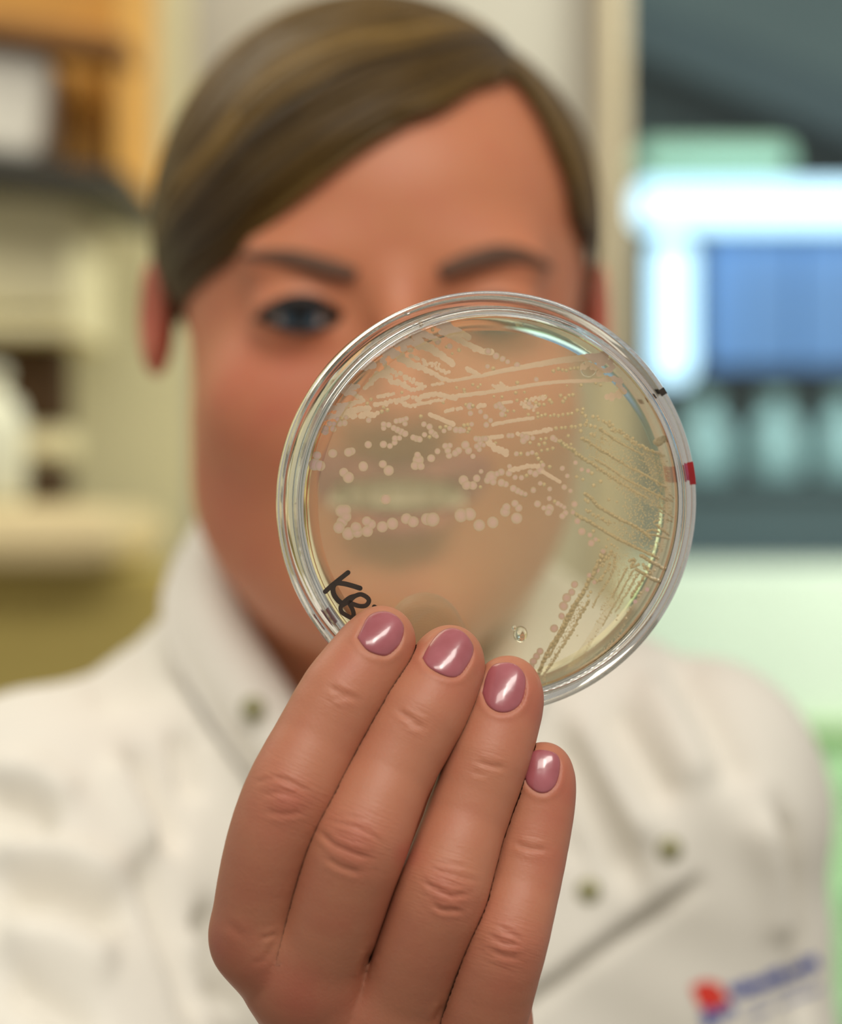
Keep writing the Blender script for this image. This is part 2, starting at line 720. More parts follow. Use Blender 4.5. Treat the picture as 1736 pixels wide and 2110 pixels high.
# ------------------------------------------------------------------ the laboratory behind
M['wall_cream'] = simple('cream_wall_paint', s2l(212, 205, 166), 0.8, 0.03, 3)
M['wall_white'] = simple('off_white_wall_paint', s2l(172, 167, 155), 0.8, 0.03, 3)
M['jamb'] = simple('beige_door_frame_paint', s2l(168, 154, 126), 0.6, 0.05, 5)
M['slate'] = simple('slate_grey_paint', s2l(94, 114, 116), 0.7, 0.08, 3)
M['slate_dark'] = simple('dark_slate_paint', s2l(62, 80, 86), 0.7, 0.08, 3)
M['wood'] = simple('tan_board', s2l(206, 150, 62), 0.6, 0.14, 14)
M['wood_dark'] = simple('brown_board', s2l(134, 88, 34), 0.6, 0.14, 14)
M['black_edge'] = simple('black_shelf_edge', s2l(38, 36, 28), 0.5, 0.1)
M['white_box'] = simple('white_carton', s2l(222, 218, 206), 0.7, 0.04)
M['cream_box'] = simple('cream_cabinet_paint', s2l(226, 216, 174), 0.5, 0.04)
M['dark_inside'] = simple('dark_brown_carton', s2l(62, 40, 8), 0.8, 0.3, 6)
M['jug'] = simple('milky_plastic_jug', s2l(226, 224, 196), 0.35, 0.04)
M['bench_top'] = simple('cream_bench_top', s2l(214, 194, 148), 0.4, 0.04)
M['olive'] = simple('olive_cupboard_paint', s2l(184, 164, 88), 0.6, 0.06)
M['pale_green'] = simple('pale_green_panel', s2l(248, 252, 228), 0.5, 0.02)
M['mid_green'] = simple('leaf_green_panel', s2l(204, 242, 180), 0.5, 0.04)
M['green_rail'] = simple('green_rail', s2l(150, 190, 104), 0.5, 0.05)
M['teal'] = simple('teal_handle', s2l(120, 176, 160), 0.5, 0.05)
M['blue_panel'] = simple('blue_cabinet_panel', s2l(88, 132, 190), 0.5, 0.14, 4)
M['mint'] = simple('mint_panel', s2l(186, 226, 196), 0.6, 0.03)
M['tube_light'] = simple('lit_tube', (0.2, 0.3, 0.4, 1), 0.5, 0.0, emit=(0.60, 0.86, 1.0, 1), estr=2.2)
M['bottle'] = simple('pale_teal_bottle', s2l(160, 196, 198), 0.3, 0.05)


def pbox(name, x0, y0, x1, y1, d, thick, mat, parent=None, bevel=0.004, rot=None):
    """box whose front face fills a pixel rectangle at depth d and that goes back by thick"""
    a, b = P(x0, y0, d), P(x1, y1, d)
    c = ((a[0] + b[0]) / 2, d + thick / 2, (a[2] + b[2]) / 2)
    return box_obj(name, c, (abs(b[0] - a[0]), thick, abs(a[2] - b[2])), mat, parent, bevel, rot)


DB = 2.6
wl = pbox('wall_back', 395, -900, 1245, 3300, DB, 0.12, M['wall_white'], bevel=0)
tag(wl, 'off-white wall pier behind the person', kind='structure')
wc = pbox('wall_left', -3200, -900, 396, 3300, DB, 0.12, M['wall_cream'], bevel=0)
tag(wc, 'cream wall behind the shelves', kind='structure')
tr = pbox('trim_1', 1243, -900, 1292, 3300, DB - 0.03, 0.18, M['jamb'], bevel=0.006)
tag(tr, 'beige upright door frame at the wall end', kind='structure')
wr = pbox('wall_right', 700, -1500, 2900, 4200, 4.3, 0.1, M['slate'], bevel=0)
tag(wr, 'slate grey wall of the room beyond', kind='structure')
fl = box_obj('floor', (0.2, 1.7, -1.52), (4.4, 5.6, .04), simple('grey_lab_floor', s2l(150, 146, 136), .5, .06, 4), bevel=0)
tag(fl, 'grey laboratory floor', kind='structure')
wn = empty('window_1', P(1520, 1100, 2.66))
tag(wn, 'glazed opening into the next room', kind='structure')
pbox('pane', 1292, -600, 2300, 2900, 2.66, 0.006, clear_sheet('window_glass', (0.93, 0.97, 0.98, 1), 1.45), wn, bevel=0)

# the room beyond the glass
bm_rot = Matrix.Rotation(math.radians(22), 3, 'Y')
beam = pbox('ceiling_duct', 1220, 95, 1900, 215, 3.9, 0.25, M['slate_dark'], bevel=0.01, rot=bm_rot)
tag(beam, 'dark sloping duct under the ceiling of the next room', 'duct')
hood = empty('light_hood', P(1500, 350, 3.6))
tag(hood, 'mint canopy with a glowing white horizontal tube light', 'light')
pbox('canopy', 1312, 288, 1640, 352, 3.62, 0.25, M['mint'], hood, bevel=0.02)
pbox('tube', 1312, 374, 1830, 466, 3.55, 0.05, M['tube_light'], hood, bevel=0.015)
vt = pbox('strip_light', 1346, 490, 1432, 788, 3.57, 0.05, M['tube_light'], bevel=0.02)
tag(vt, 'glowing upright strip light below the horizontal tube', 'light')
cab = empty('blue_cabinet', P(1600, 760, 3.6))
tag(cab, 'blue fronted cabinet lit by the tube lights', 'cabinet')
pbox('body', 1452, 476, 1990, 765, 3.64, 0.4, M['slate_dark'], cab)
pbox('door', 1458, 484, 1640, 758, 3.62, 0.02, M['blue_panel'], cab)
pbox('door', 1644, 484, 1980, 758, 3.62, 0.02, M['blue_panel'], cab)
shelf = pbox('equipment_shelf', 1300, 985, 1990, 1010, 3.4, 0.45, M['slate_dark'])
tag(shelf, 'dark slate shelf under the pale bottles', 'shelf')
for i, x in enumerate((1452, 1600, 1738)):
    c = P(x, 985, 3.52)
    r = 0.036
    prof = [(0, 0), (r * .95, 0), (r, .006), (r, .058), (r * .8, .073), (r * .42, .082), (r * .42, .092), (r * .5, .093), (r * .5, .106), (0, .106)]
    v, f, _ = lathe(prof, 24)
    o = mesh_obj('reagent_bottle', [(a + c[0], b + c[1], z + c[2]) for a, b, z in v], f, M['bottle'])
    tag(o, ('pale teal bottle on the dark shelf, nearest the dish rim', 'pale teal bottle in the middle of the dark shelf',
            'pale teal bottle on the dark shelf at the right picture edge')[i], 'bottle', 'bottles on the dark shelf')
low = pbox('equipment_cabinet', 1300, 1012, 1990, 1168, 3.42, 0.4, M['slate_dark'])
tag(low, 'dark slate equipment housing below the shelf', 'cabinet')
bench = empty('bench_unit', P(1600, 1900, 3.0))
tag(bench, 'pale green laboratory bench with drawers behind the shoulder', 'bench')
pbox('splash_panel', 1180, 1172, 2050, 1498, 3.0, 0.4, M['pale_green'], bench)
pbox('rail', 1180, 1500, 2050, 1526, 2.98, 0.42, M['green_rail'], bench)
for x0, x1 in ((1180, 1600), (1604, 2050)):
    for y0, y1 in ((1530, 1760), (1764, 2000), (2004, 2300)):
        dr = pbox('drawer', x0, y0, x1, y1, 2.99, 0.4, M['mid_green'], bench)
        pbox('handle', (x0 + x1) / 2 - 60, y0 + 78, (x0 + x1) / 2 + 60, y0 + 100, 2.97, 0.03, M['teal'], dr)

# shelves to the left
sh = empty('shelf_unit', P(100, 1300, 2.3))
tag(sh, 'tan wooden shelf unit with dark edges at the left', 'shelf')
pbox('back_board', -260, -300, 268, 345, 2.52, 0.02, M['wood'], sh)
pbox('side_board', 232, -300, 248, 352, 2.22, 0.3, M['wood'], sh)
rot = Matrix.Rotation(math.radians(9), 3, 'Y')
pbox('shelf_board', -300, 28, 262, 70, 2.2, 0.1, M['wood_dark'], sh, rot=rot)
pbox('shelf_edge', -300, 318, 262, 368, 2.19, 0.32, M['black_edge'], sh, rot=Matrix.Rotation(math.radians(7), 3, 'Y'))
wb = pbox('carton', -160, 92, 96, 312, 2.24, 0.2, M['white_box'], bevel=0.01, rot=Matrix.Rotation(math.radians(7), 3, 'Y'))
tb = pbox('carton', 128, 120, 222, 350, 2.34, 0.12, M['wood'], bevel=0.008)
tag(tb, 'tan cardboard carton beside the white carton on the shelf', 'carton')
tag(wb, 'white carton on the black edged shelf', 'carton')
cb = empty('wall_cabinet', P(0, 690, 2.3))
tag(cb, 'cream cabinet below the black shelf edge', 'cabinet')
pbox('body', -300, 392, 165, 690, 2.33, 0.22, M['cream_box'], cb)
pbox('door', -300, 398, 150, 640, 2.31, 0.02, M['cream_box'], cb)
pbox('bottom_lip', -300, 655, 158, 692, 2.29, 0.04, M['cream_box'], cb)
ob = empty('open_carton', P(0, 880, 2.3))
tag(ob, 'dark brown open carton under the cream cabinet', 'carton')
pbox('inside', -300, 704, 136, 876, 2.36, 0.05, M['dark_inside'], ob)
pbox('flap', -300, 884, 135, 940, 2.36, 0.1, M['cream_box'], ob)
ob2 = pbox('carton', -300, 950, 122, 1034, 2.36, 0.1, M['dark_inside'])
tag(ob2, 'low dark brown carton standing on the cream bench', 'carton')
c = P(-22, 1036, 2.2)
v, f, _ = lathe([(0, 0), (.026, 0), (.029, .005), (.029, .062), (.024, .08), (.012, .088), (.012, .096), (.014, .097), (.014, .108), (0, .108)], 28)
jg = mesh_obj('plastic_jug', [(a + c[0], b + c[1], z + c[2]) for a, b, z in v], f, M['jug'])
tag(jg, 'milky plastic jug on the cream bench at the left edge', 'jug')
bt = empty('side_bench', P(0, 1500, 2.2))
tag(bt, 'cream topped side bench with olive cupboards', 'bench')
pbox('bench_top', -400, 1040, 240, 1172, 2.15, 0.4, M['bench_top'], bt, bevel=0.02)
pbox('cupboard', -400, 1176, 760, 2900, 2.25, 0.3, M['olive'], bt)

# ------------------------------------------------------------------ the dish
DC = P(1020, 1042, 0.595)
YAW, PITCH = math.radians(8.0), math.radians(3.5)
ez = np.array([math.sin(YAW), -math.cos(YAW) * math.cos(PITCH), -math.sin(PITCH)])
ez /= np.linalg.norm(ez)
ex = np.cross(np.array([0, 0, 1.0]), ez)
ex /= np.linalg.norm(ex)
ey = np.cross(ez, ex)
DM = Matrix(((ex[0], ey[0], ez[0], DC[0]), (ex[1], ey[1], ez[1], DC[1]), (ex[2], ey[2], ez[2], DC[2]), (0, 0, 0, 1)))


def dloc(px, py, z):
    """dish coordinates of the point on the plane z (dish frame) seen at a pixel of the photograph"""
    d = P(px, py, 1.0)
    o = DC + ez * z
    t = (o @ ez) / (d @ ez)
    q = d * t - DC
    return q @ ex, q @ ey


dish = empty('petri_dish')
dish.matrix_basis = DM
tag(dish, 'clear round culture dish of yellow agar with streaked pink colonies, held up', 'petri dish')


def dish_part(name, V, Fc, mats, mi=None, parent=None, smooth=True):
    o = mesh_obj(name, V, Fc, mats, parent or dish, smooth, world_space=False)
    if mi:
        o.data.polygons.foreach_set('material_index', mi)
    return o


mm = 0.001
# base: flat floor towards the lens, wall running back
pr = [(0, 0), (38.6, 0), (39.0, -.2), (39.6, -.2), (40.0, 0), (41.9, 0), (42.6, -.25), (42.95, -.8), (43.5, -13.6), (43.3, -14.0), (42.5, -14.0), (42.3, -13.6),
      (41.75, -2.2), (41.4, -1.5), (40.8, -1.3), (0, -1.3)]
mt = [0, 0, 0, 0, 0, 1, 1, 1, 1, 1, 1, 1, 1, 1, 0]
V, Fc, mi = lathe([(r * mm, z * mm) for r, z in pr], 160, mt)
base = dish_part('base', V, Fc, [M['plate'], M['rim']], mi)
# lid behind, wider, wall running forward over the base
pr = [(0, -16.4), (41.0, -16.4), (41.3, -17.0), (42.3, -17.0), (42.6, -16.4), (45.4, -16.3), (46.0, -15.9), (46.15, -15.2), (46.4, -7.4), (46.2, -7.0), (45.4, -7.0),
      (45.2, -7.3), (44.95, -14.6), (44.5, -15.1), (43.6, -15.2), (0, -15.2)]
mt = [0, 0, 0, 0, 1, 1, 1, 1, 1, 1, 1, 1, 1, 1, 0]
V, Fc, mi = lathe([(r * mm, z * mm) for r, z in pr], 160, mt)
lid = dish_part('lid', V, Fc, [M['plate'], M['rim']], mi)
# agar with a meniscus that climbs the wall
ZA = -5.6
pr = [(0, -1.34), (40.6, -1.34), (41.25, -1.6), (41.65, -2.4), (41.9, -7.4), (41.5, -7.2), (40.6, -6.3), (39.3, -5.8), (37.8, ZA), (0, ZA)]
mt = [0, 1, 1, 1, 1, 1, 1, 1, 0]
V, Fc, mi = lathe([(r * mm, z * mm) for r, z in pr], 160, mt)
agar = dish_part('agar', V, Fc, [M['agar'], M['agar_edge']], mi)

# --- colonies, traced on the agar surface.  Tiles: offset and scale of the enlarged views they were read from
TA, TB, TC, TD = (550, 580, 3.858), (1000, 580, 3.858), (550, 1000, 3.858), (1000, 1000, 3.858)
T2 = (700, 640, 7.233)
T3 = (1150, 880, 6.43)
T4 = (1080, 1130, 5.787)
T6 = (1160, 680, 7.233)
SING = {
    TA: [(298, 1402, 48), (402, 1383, 33), (383, 1455, 50), (425, 1465, 44), (525, 1367, 37), (650, 1358, 36), (675, 1350, 32), (807, 1297, 30), (928, 1295, 30),
         (980, 1308, 24), (1018, 1280, 25), (1020, 1248, 25), (1055, 1245, 22), (768, 1470, 40), (923, 1452, 33), (970, 1503, 42), (613, 1518, 37), (650, 1558, 44),
         (1200, 1380, 28), (1205, 1420, 45), (1180, 1465, 36), (1225, 1468, 32), (1308, 1405, 32), (1358, 1350, 24), (1420, 1308, 26), (1458, 1303, 22),
         (1440, 1345, 28), (1450, 1385, 26), (1500, 1365, 28), (1525, 1345, 30), (1580, 1300, 34), (1605, 1345, 30), (1640, 1390, 22), (1565, 1580, 42),
         (1590, 1620, 38), (1640, 1622, 36), (1670, 1565, 30), (1705, 1510, 20), (810, 1102, 23), (930, 1135, 24), (930, 1165, 22), (970, 1140, 24), (1010, 1165, 24),
         (1040, 1180, 26), (1070, 1195, 28), (1100, 1210, 28), (1030, 1110, 22), (1060, 1105, 22), (1085, 1100, 22), (1110, 1090, 20), (1100, 1130, 22),
         (1165, 1240, 24), (1190, 1250, 26), (1215, 1255, 26), (1255, 1218, 22), (1250, 1135, 22), (1295, 1155, 26), (1310, 1195, 26), (1335, 1215, 26), (1350, 1230, 20),
         (1410, 1188, 20), (1455, 1165, 22), (1505, 1180, 26), (1540, 1182, 28), (1565, 1185, 22), (1630, 1135, 20), (530, 1172, 26), (465, 1195, 28), (470, 1168, 24),
         (580, 1128, 26), (620, 1125, 25), (500, 1130, 22), (535, 1132, 20), (565, 1095, 20), (632, 1080, 20), (1620, 1048, 22), (1700, 1035, 20), (1615, 990, 28),
         (1265, 330, 20), (1285, 285, 20), (1360, 480, 24), (1455, 515, 24), (385, 1180, 58), (360, 1150, 40), (420, 1152, 45), (400, 1215, 30), (360, 1205, 34),
         (1665, 1250, 24), (1700, 1290, 28), (1690, 1255, 26), (1720, 1250, 24), (1670, 1310, 24), (1690, 1335, 22), (1725, 1300, 20)],
    TB: [(25, 555, 28), (88, 592, 28), (140, 615, 24), (180, 638, 20), (255, 665, 26), (20, 675, 20), (408, 778, 20), (90, 990, 24), (115, 975, 22), (130, 1000, 26),
         (150, 1020, 22), (135, 1055, 24), (350, 970, 20), (370, 995, 20), (305, 1265, 30), (330, 1240, 30), (295, 1225, 22), (540, 1245, 26), (560, 1258, 22),
         (250, 1370, 22), (340, 1370, 20), (375, 1360, 20), (460, 1460, 22), (195, 1470, 20), (190, 1525, 28), (240, 1557, 22), (290, 1560, 22), (360, 1515, 24),
         (400, 1530, 28), (440, 1500, 34), (130, 1515, 30), (95, 1530, 24), (50, 1555, 50), (20, 1580, 30), (65, 1595, 28), (130, 1600, 32), (165, 1612, 26),
         (225, 1645, 28), (260, 1665, 28), (290, 1680, 24), (320, 1690, 20), (385, 1660, 24), (615, 1485, 22), (655, 1545, 20), (770, 1495, 20), (820, 1505, 20),
         (440, 1605, 20), (515, 1650, 20), (630, 1635, 24), (680, 1665, 20), (720, 1440, 20), (10, 1140, 24), (45, 1105, 20), (5, 1075, 22), (5, 1250, 26),
         (190, 1225, 22), (215, 1225, 22), (380, 1245, 20)],
    TC: [(595, 205, 50), (625, 200, 48), (630, 250, 46), (600, 290, 46), (575, 335, 48), (650, 385, 52), (710, 335, 44), (720, 370, 46), (800, 365, 48), (795, 285, 40),
         (830, 310, 40), (920, 330, 46), (1000, 305, 48), (1110, 265, 44), (1165, 290, 46), (1275, 270, 50), (1320, 272, 56), (1545, 240, 54), (1615, 230, 52),
         (1690, 318, 48), (948, 112, 42)],
    TD: [(62, 295, 48), (160, 210, 42), (170, 175, 34), (238, 145, 30), (268, 180, 32), (252, 262, 46), (418, 148, 30), (512, 105, 22), (580, 145, 22), (605, 160, 20),
         (630, 175, 20), (468, 180, 22), (515, 185, 36), (505, 215, 30), (712, 150, 28), (640, 220, 26), (615, 245, 28), (735, 285, 26), (770, 368, 32), (835, 395, 22),
         (845, 460, 30), (880, 430, 20), (712, 790, 30), (690, 850, 30), (650, 895, 38), (625, 960, 38), (610, 1040, 28), (550, 1138, 34), (438, 1320, 30), (410, 1360, 30),
         (385, 1400, 32), (365, 1440, 30), (700, 215, 20), (830, 715, 22), (890, 675, 24), (870, 770, 20), (940, 525, 22), (1195, 925, 20), (1290, 828, 20)],
}
SMALL = {
    TA: [(1295, 1238, 18), (1225, 1073, 18), (1380, 1162, 18), (1425, 1155, 18), (1610, 1175, 18), (1600, 1198, 14), (1570, 1145, 18), (1600, 1140, 18), (595, 1090, 16),
         (1585, 980, 16), (1640, 990, 18), (1510, 845, 14), (1570, 860, 16), (1575, 885, 14), (1405, 963, 14), (1075, 882, 14), (830, 938, 16), (1530, 545, 18),
         (1475, 573, 12), (1430, 520, 14), (1320, 385, 15), (1215, 330, 18), (1240, 350, 16), (1700, 1635, 16), (1130, 400, 18), (1140, 440, 14), (800, 970, 16),
         (930, 1000, 16), (960, 1022, 18), (915, 1035, 18), (1640, 820, 14), (1680, 840, 14), (1700, 820, 12)],
    TB: [(65, 692, 18), (545, 712, 18), (585, 695, 18), (617, 705, 16), (647, 708, 16), (680, 695, 16), (712, 690, 16), (740, 690, 18), (257, 805, 18), (245, 885, 16),
         (315, 880, 12), (765, 825, 16), (652, 828, 9), (920, 825, 14), (880, 810, 14), (602, 908, 18), (638, 928, 18), (622, 955, 18), (668, 905, 16), (700, 902, 18),
         (160, 1065, 16), (180, 1030, 14), (230, 1030, 13), (345, 1058, 14), (515, 945, 18), (530, 962, 16), (470, 980, 16), (430, 980, 18), (405, 965, 18),
         (320, 1010, 10), (290, 975, 14), (255, 945, 14), (440, 920, 16), (480, 915, 18), (330, 940, 18), (565, 1168, 18), (610, 1165, 16), (640, 1162, 16),
         (690, 1155, 18), (720, 1155, 16), (760, 1145, 18), (800, 1140, 18), (840, 1148, 18), (875, 1155, 18), (920, 1180, 16), (950, 1195, 16), (762, 1190, 18),
         (663, 1228, 16), (845, 1215, 18), (870, 1225, 16), (930, 1245, 14), (960, 1255, 12), (445, 1255, 16), (485, 1250, 16), (430, 1298, 16), (475, 1288, 18),
         (450, 1345, 14), (497, 1338, 16), (540, 1328, 17), (685, 1295, 14), (358, 1283, 16), (85, 1283, 14), (285, 1370, 18), (410, 1375, 18), (425, 1410, 18),
         (450, 1440, 18), (330, 1545, 18), (515, 1475, 18), (730, 1555, 16), (780, 1575, 15), (850, 1525, 18), (470, 1615, 18), (865, 1622, 18), (920, 1590, 18),
         (420, 1050, 16), (420, 1078, 14), (450, 1068, 16), (480, 1060, 16), (520, 1070, 14), (550, 1062, 16), (585, 1068, 16), (620, 1060, 16), (660, 1055, 16),
         (690, 1050, 16), (735, 1025, 18), (780, 1015, 17), (775, 1045, 16), (800, 1070, 17), (812, 1105, 12), (805, 1125, 14), (860, 1075, 18), (898, 1075, 14), (905, 1098, 14),
         (940, 1110, 15), (965, 1125, 14), (990, 1150, 14), (70, 915, 12), (135, 918, 14), (60, 860, 10)],
    TD: [(385, 35, 24), (318, 75, 22), (515, 30, 18), (680, 45, 20), (628, 15, 18), (555, 130, 18), (863, 365, 16), (905, 440, 14), (1238, 855, 15), (1222, 880, 15),
         (1155, 975, 11), (1135, 1008, 11), (1122, 1058, 13), (1055, 1035, 9), (1048, 1070, 8), (985, 115, 14), (1050, 132, 11), (1100, 168, 8), (800, 115, 16), (820, 130, 18),
         (1350, 675, 12), (735, 1195, 7), (1000, 960, 6), (840, 850, 14), (820, 880, 14), (980, 430, 12), (1005, 470, 12), (1030, 485, 12), (965, 490, 14), (1055, 500, 10)],
}
# streaks: polyline (tile), radius start, radius end, bead spacing factor, jitter
STREAK = [
    (T2, [(1340, 100), (1480, 180), (1740, 360)], 60, 66, .5, .15), (TA, [(1400, 340), (1570, 425), (1600, 450)], 30, 26, .5, .2),
    (TA, [(1390, 400), (1560, 480), (1700, 545), (1790, 565)], 20, 26, .5, .15),
    (T2, [(1100, 340), (1190, 330), (1330, 380), (1480, 450)], 44, 30, .5, .2), (T2, [(1130, 360), (1230, 500), (1450, 620), (1700, 800)], 60, 40, .5, .15),
    (TA, [(1680, 740), (1590, 690)], 18, 20, .5, .2),
    (T2, [(690, 520), (780, 480), (920, 470), (1080, 490), (1200, 540)], 46, 40, .45, .35), (T2, [(880, 430), (960, 560)], 40, 40, .5, .3),
    (T2, [(290, 780), (350, 700), (470, 650), (610, 640)], 70, 34, .4, .15), (T2, [(300, 840), (420, 810), (540, 830)], 60, 40, .45, .2),
    (T2, [(620, 560), (660, 640), (700, 700)], 32, 26, .6, .4), (T2, [(720, 600), (860, 660), (1000, 760), (1200, 850), (1400, 950), (1640, 1050)], 44, 24, .5, .3),
    (T2, [(780, 640), (900, 700), (1010, 770), (1190, 850)], 44, 34, .5, .3),
    (T2, [(620, 860), (740, 980), (870, 1080), (1000, 1130), (1090, 1180), (1290, 1130)], 40, 20, .55, .5), (T2, [(640, 720), (740, 860), (900, 960), (1060, 1040), (1220, 1120)], 34, 20, .7, .5),
    (T2, [(1040, 600), (1100, 690), (1230, 740), (1350, 800), (1480, 780)], 30, 18, .7, .8), (T2, [(1430, 850), (1530, 890), (1620, 900)], 24, 22, .7, .6),
    (T2, [(1380, 1110), (1550, 1080)], 18, 18, .6, .2), (T2, [(590, 1290), (700, 1260), (830, 1235)], 24, 18, .5, .3),
    (T2, [(70, 1190), (160, 1150), (290, 1140)], 44, 28, .45, .2), (T2, [(90, 1230), (200, 1230), (290, 1290), (360, 1330)], 30, 24, .5, .2),
    (T2, [(0, 1420), (170, 1390), (370, 1340)], 34, 24, .5, .2), (T2, [(0, 1520), (200, 1480), (460, 1450)], 38, 26, .45, .2), (T2, [(60, 1560), (260, 1570), (540, 1520)], 30, 34, .5, .4),
    (T2, [(560, 1400), (680, 1380), (830, 1340), (1000, 1300), (1120, 1290)], 30, 24, .6, .5), (T2, [(900, 1350), (980, 1400), (1090, 1420), (1240, 1380), (1400, 1350), (1560, 1330)], 24, 18, .55, .3),
    (T2, [(1150, 1330), (1280, 1270), (1440, 1240), (1560, 1270), (1740, 1310)], 30, 30, .45, .2), (T2, [(380, 1150), (480, 1060), (580, 940)], 28, 40, .5, .2),
    (TA, [(1450, 920), (1600, 900), (1740, 885)], 18, 16, .4, .1), (TA, [(1420, 1030), (1490, 1015)], 14, 14, .6, .2), (TA, [(1510, 1015), (1560, 1005)], 14, 14, .6, .2),
    (TA, [(1300, 1060), (1400, 1100), (1490, 1140)], 18, 20, .4, .1), (TA, [(1680, 995), (1740, 985)], 18, 18, .5, .2), (TA, [(1480, 790), (1560, 775), (1740, 742)], 12, 14, .5, .2),
    (TA, [(345, 1090), (420, 1040), (540, 1010), (650, 985)], 24, 18, .45, .2), (TA, [(430, 1100), (560, 1060), (700, 1030), (820, 1000)], 20, 22, .5, .2),
    (TB, [(0, 742), (130, 712), (290, 683), (500, 645), (700, 615), (880, 598), (985, 592)], 16, 30, .3, .08),
    (TB, [(-10, 885), (150, 860), (430, 815), (640, 795), (840, 790), (930, 785)], 15, 14, .3, .1),
    (TB, [(60, 825), (110, 835), (170, 850)], 14, 14, .6, .5), (TB, [(120, 800), (170, 850)], 12, 12, .6, .3),
    (TB, [(870, 640), (940, 640), (1000, 625), (1005, 680), (950, 710), (900, 690)], 26, 24, .5, .5), (TB, [(770, 690), (830, 660), (880, 690)], 18, 18, .6, .4),
    (TB, [(950, 780), (1000, 770), (1060, 790), (1090, 840), (1085, 890), (1020, 910), (960, 935)], 22, 24, .45, .4),
    (TB, [(140, 965), (215, 955)], 13, 13, .4, .1), (TB, [(330, 945), (400, 935), (490, 915)], 14, 16, .6, .4), (TB, [(280, 965), (350, 1000), (420, 1000)], 14, 14, .6, .6),
    (TB, [(70, 1135), (230, 1105), (390, 1085)], 15, 14, .4, .15), (TB, [(20, 1245), (140, 1230)], 18, 17, .4, .1), (TB, [(260, 1215), (380, 1205), (530, 1170)], 16, 16, .5, .3),
    (TB, [(20, 1270), (60, 1310), (100, 1335), (180, 1368)], 24, 24, .4, .25), (TB, [(200, 1500), (260, 1490), (380, 1465), (440, 1475)], 18, 18, .5, .3),
    (TB, [(455, 1510), (530, 1555), (600, 1595)], 16, 15, .3, .1),
    (T3, [(560, 20), (640, 80), (760, 170), (880, 240), (1000, 300), (1130, 370)], 20, 12, .45, .25), (T3, [(650, -60), (760, 30), (880, 100), (1000, 190), (1150, 280), (1400, 370)], 26, 20, .5, .6),
    (T3, [(320, 150), (440, 220), (620, 330), (780, 430), (960, 540), (1100, 600), (1300, 720), (1440, 800)], 24, 14, .45, .3),
    (T3, [(20, 190), (100, 250), (220, 320), (330, 410), (500, 520), (640, 610), (800, 720), (950, 810), (1080, 890), (1200, 940)], 30, 14, .45, .3),
    (T3, [(500, 430), (620, 500), (760, 590), (900, 690), (1040, 760), (1180, 830), (1440, 960)], 16, 14, .45, .3),
    (T3, [(360, 880), (450, 950), (540, 1050), (700, 1150), (860, 1240), (1000, 1300), (1150, 1400), (1240, 1480)], 26, 20, .35, .2),
    (T3, [(190, 1120), (330, 1210), (480, 1290), (640, 1390), (800, 1480), (1000, 1580), (1250, 1700), (1330, 1740)], 26, 20, .35, .2),
    (T3, [(380, 1100), (440, 1150), (560, 1200), (700, 1280)], 26, 18, .7, .7),
    (T4, [(1340, 250), (1440, 310), (1550, 370), (1620, 395)], 20, 26, .3, .1), (T4, [(1400, 80), (1500, 150), (1600, 200), (1690, 260)], 24, 20, .3, .15),
    (T4, [(1260, 150), (1330, 140), (1280, 230), (1380, 190)], 18, 14, .5, .3), (T4, [(1420, 190), (1480, 230), (1520, 310)], 22, 22, .5, .5),
    (T4, [(960, 40), (890, 190), (830, 300), (760, 420), (700, 540), (610, 660), (540, 800), (420, 1020), (280, 1250), (200, 1430), (170, 1560)], 30, 22, .45, .3),
    (T4, [(1050, 30), (990, 130), (930, 230)], 26, 20, .8, .6), (T4, [(1040, 170), (980, 270), (930, 350), (850, 410)], 18, 22, .8, .5),
    (T4, [(780, 620), (700, 760), (620, 900), (520, 1080), (420, 1230), (330, 1380), (260, 1480), (240, 1590)], 18, 12, .6, .5),
    (T4, [(640, 640), (560, 800), (470, 980), (390, 1120), (300, 1300)], 20, 14, .5, .3), (T4, [(1100, 80), (1060, 280), (980, 430), (870, 600), (820, 710)], 16, 10, .6, .5),
    (T4, [(1240, 230), (1150, 400), (1060, 580)], 12, 10, .5, .3), (T4, [(1310, 260), (1220, 420), (1130, 600), (1030, 760), (940, 930)], 12, 6, .6, .4),
    (T4, [(1360, 300), (1280, 450), (1180, 620), (1100, 760)], 16, 8, .7, .6), (T4, [(1430, 350), (1350, 470), (1280, 590)], 20, 18, .6, .3),
    (T4, [(1200, 910), (1120, 1050), (1000, 1170), (900, 1280)], 10, 8, .9, 1.0), (T4, [(880, 1300), (760, 1400), (640, 1460)], 10, 8, .9, 1.2),
    (T6, [(1390, 1690), (1460, 1640), (1530, 1610)], 50, 40, .4, .2), (T3, [(1320, 240), (1400, 180), (1430, 150)], 30, 36, .4, .2),
    (T3, [(1180, 1380), (1260, 1360), (1340, 1390)], 14, 14, .4, .2), (T3, [(1310, 1300), (1400, 1370), (1470, 1430)], 18, 16, .4, .2), (T3, [(1190, 1420), (1320, 1440), (1480, 1480)], 14, 16, .4, .2),
    (T3, [(1480, 890), (1540, 940)], 12, 12, .4, .1), (T3, [(1370, 940), (1460, 980)], 12, 12, .4, .1), (T3, [(1320, 1050), (1400, 1100), (1530, 1200)], 13, 13, .4, .2),
    (T3, [(1440, 930), (1530, 990)], 12, 12, .4, .2), (T3, [(1340, 1110), (1400, 1150)], 10, 10, .4, .2), (T3, [(1270, 1260), (1350, 1230)], 12, 12, .4, .2), (T3, [(1440, 1220), (1520, 1250)], 14, 14, .4, .2),
]


def tpx(t, x, y):
    return t[0] + x / t[2], t[1] + y / t[2]


UNIT = DC[1] / F                             # metres per photograph pixel at the dish


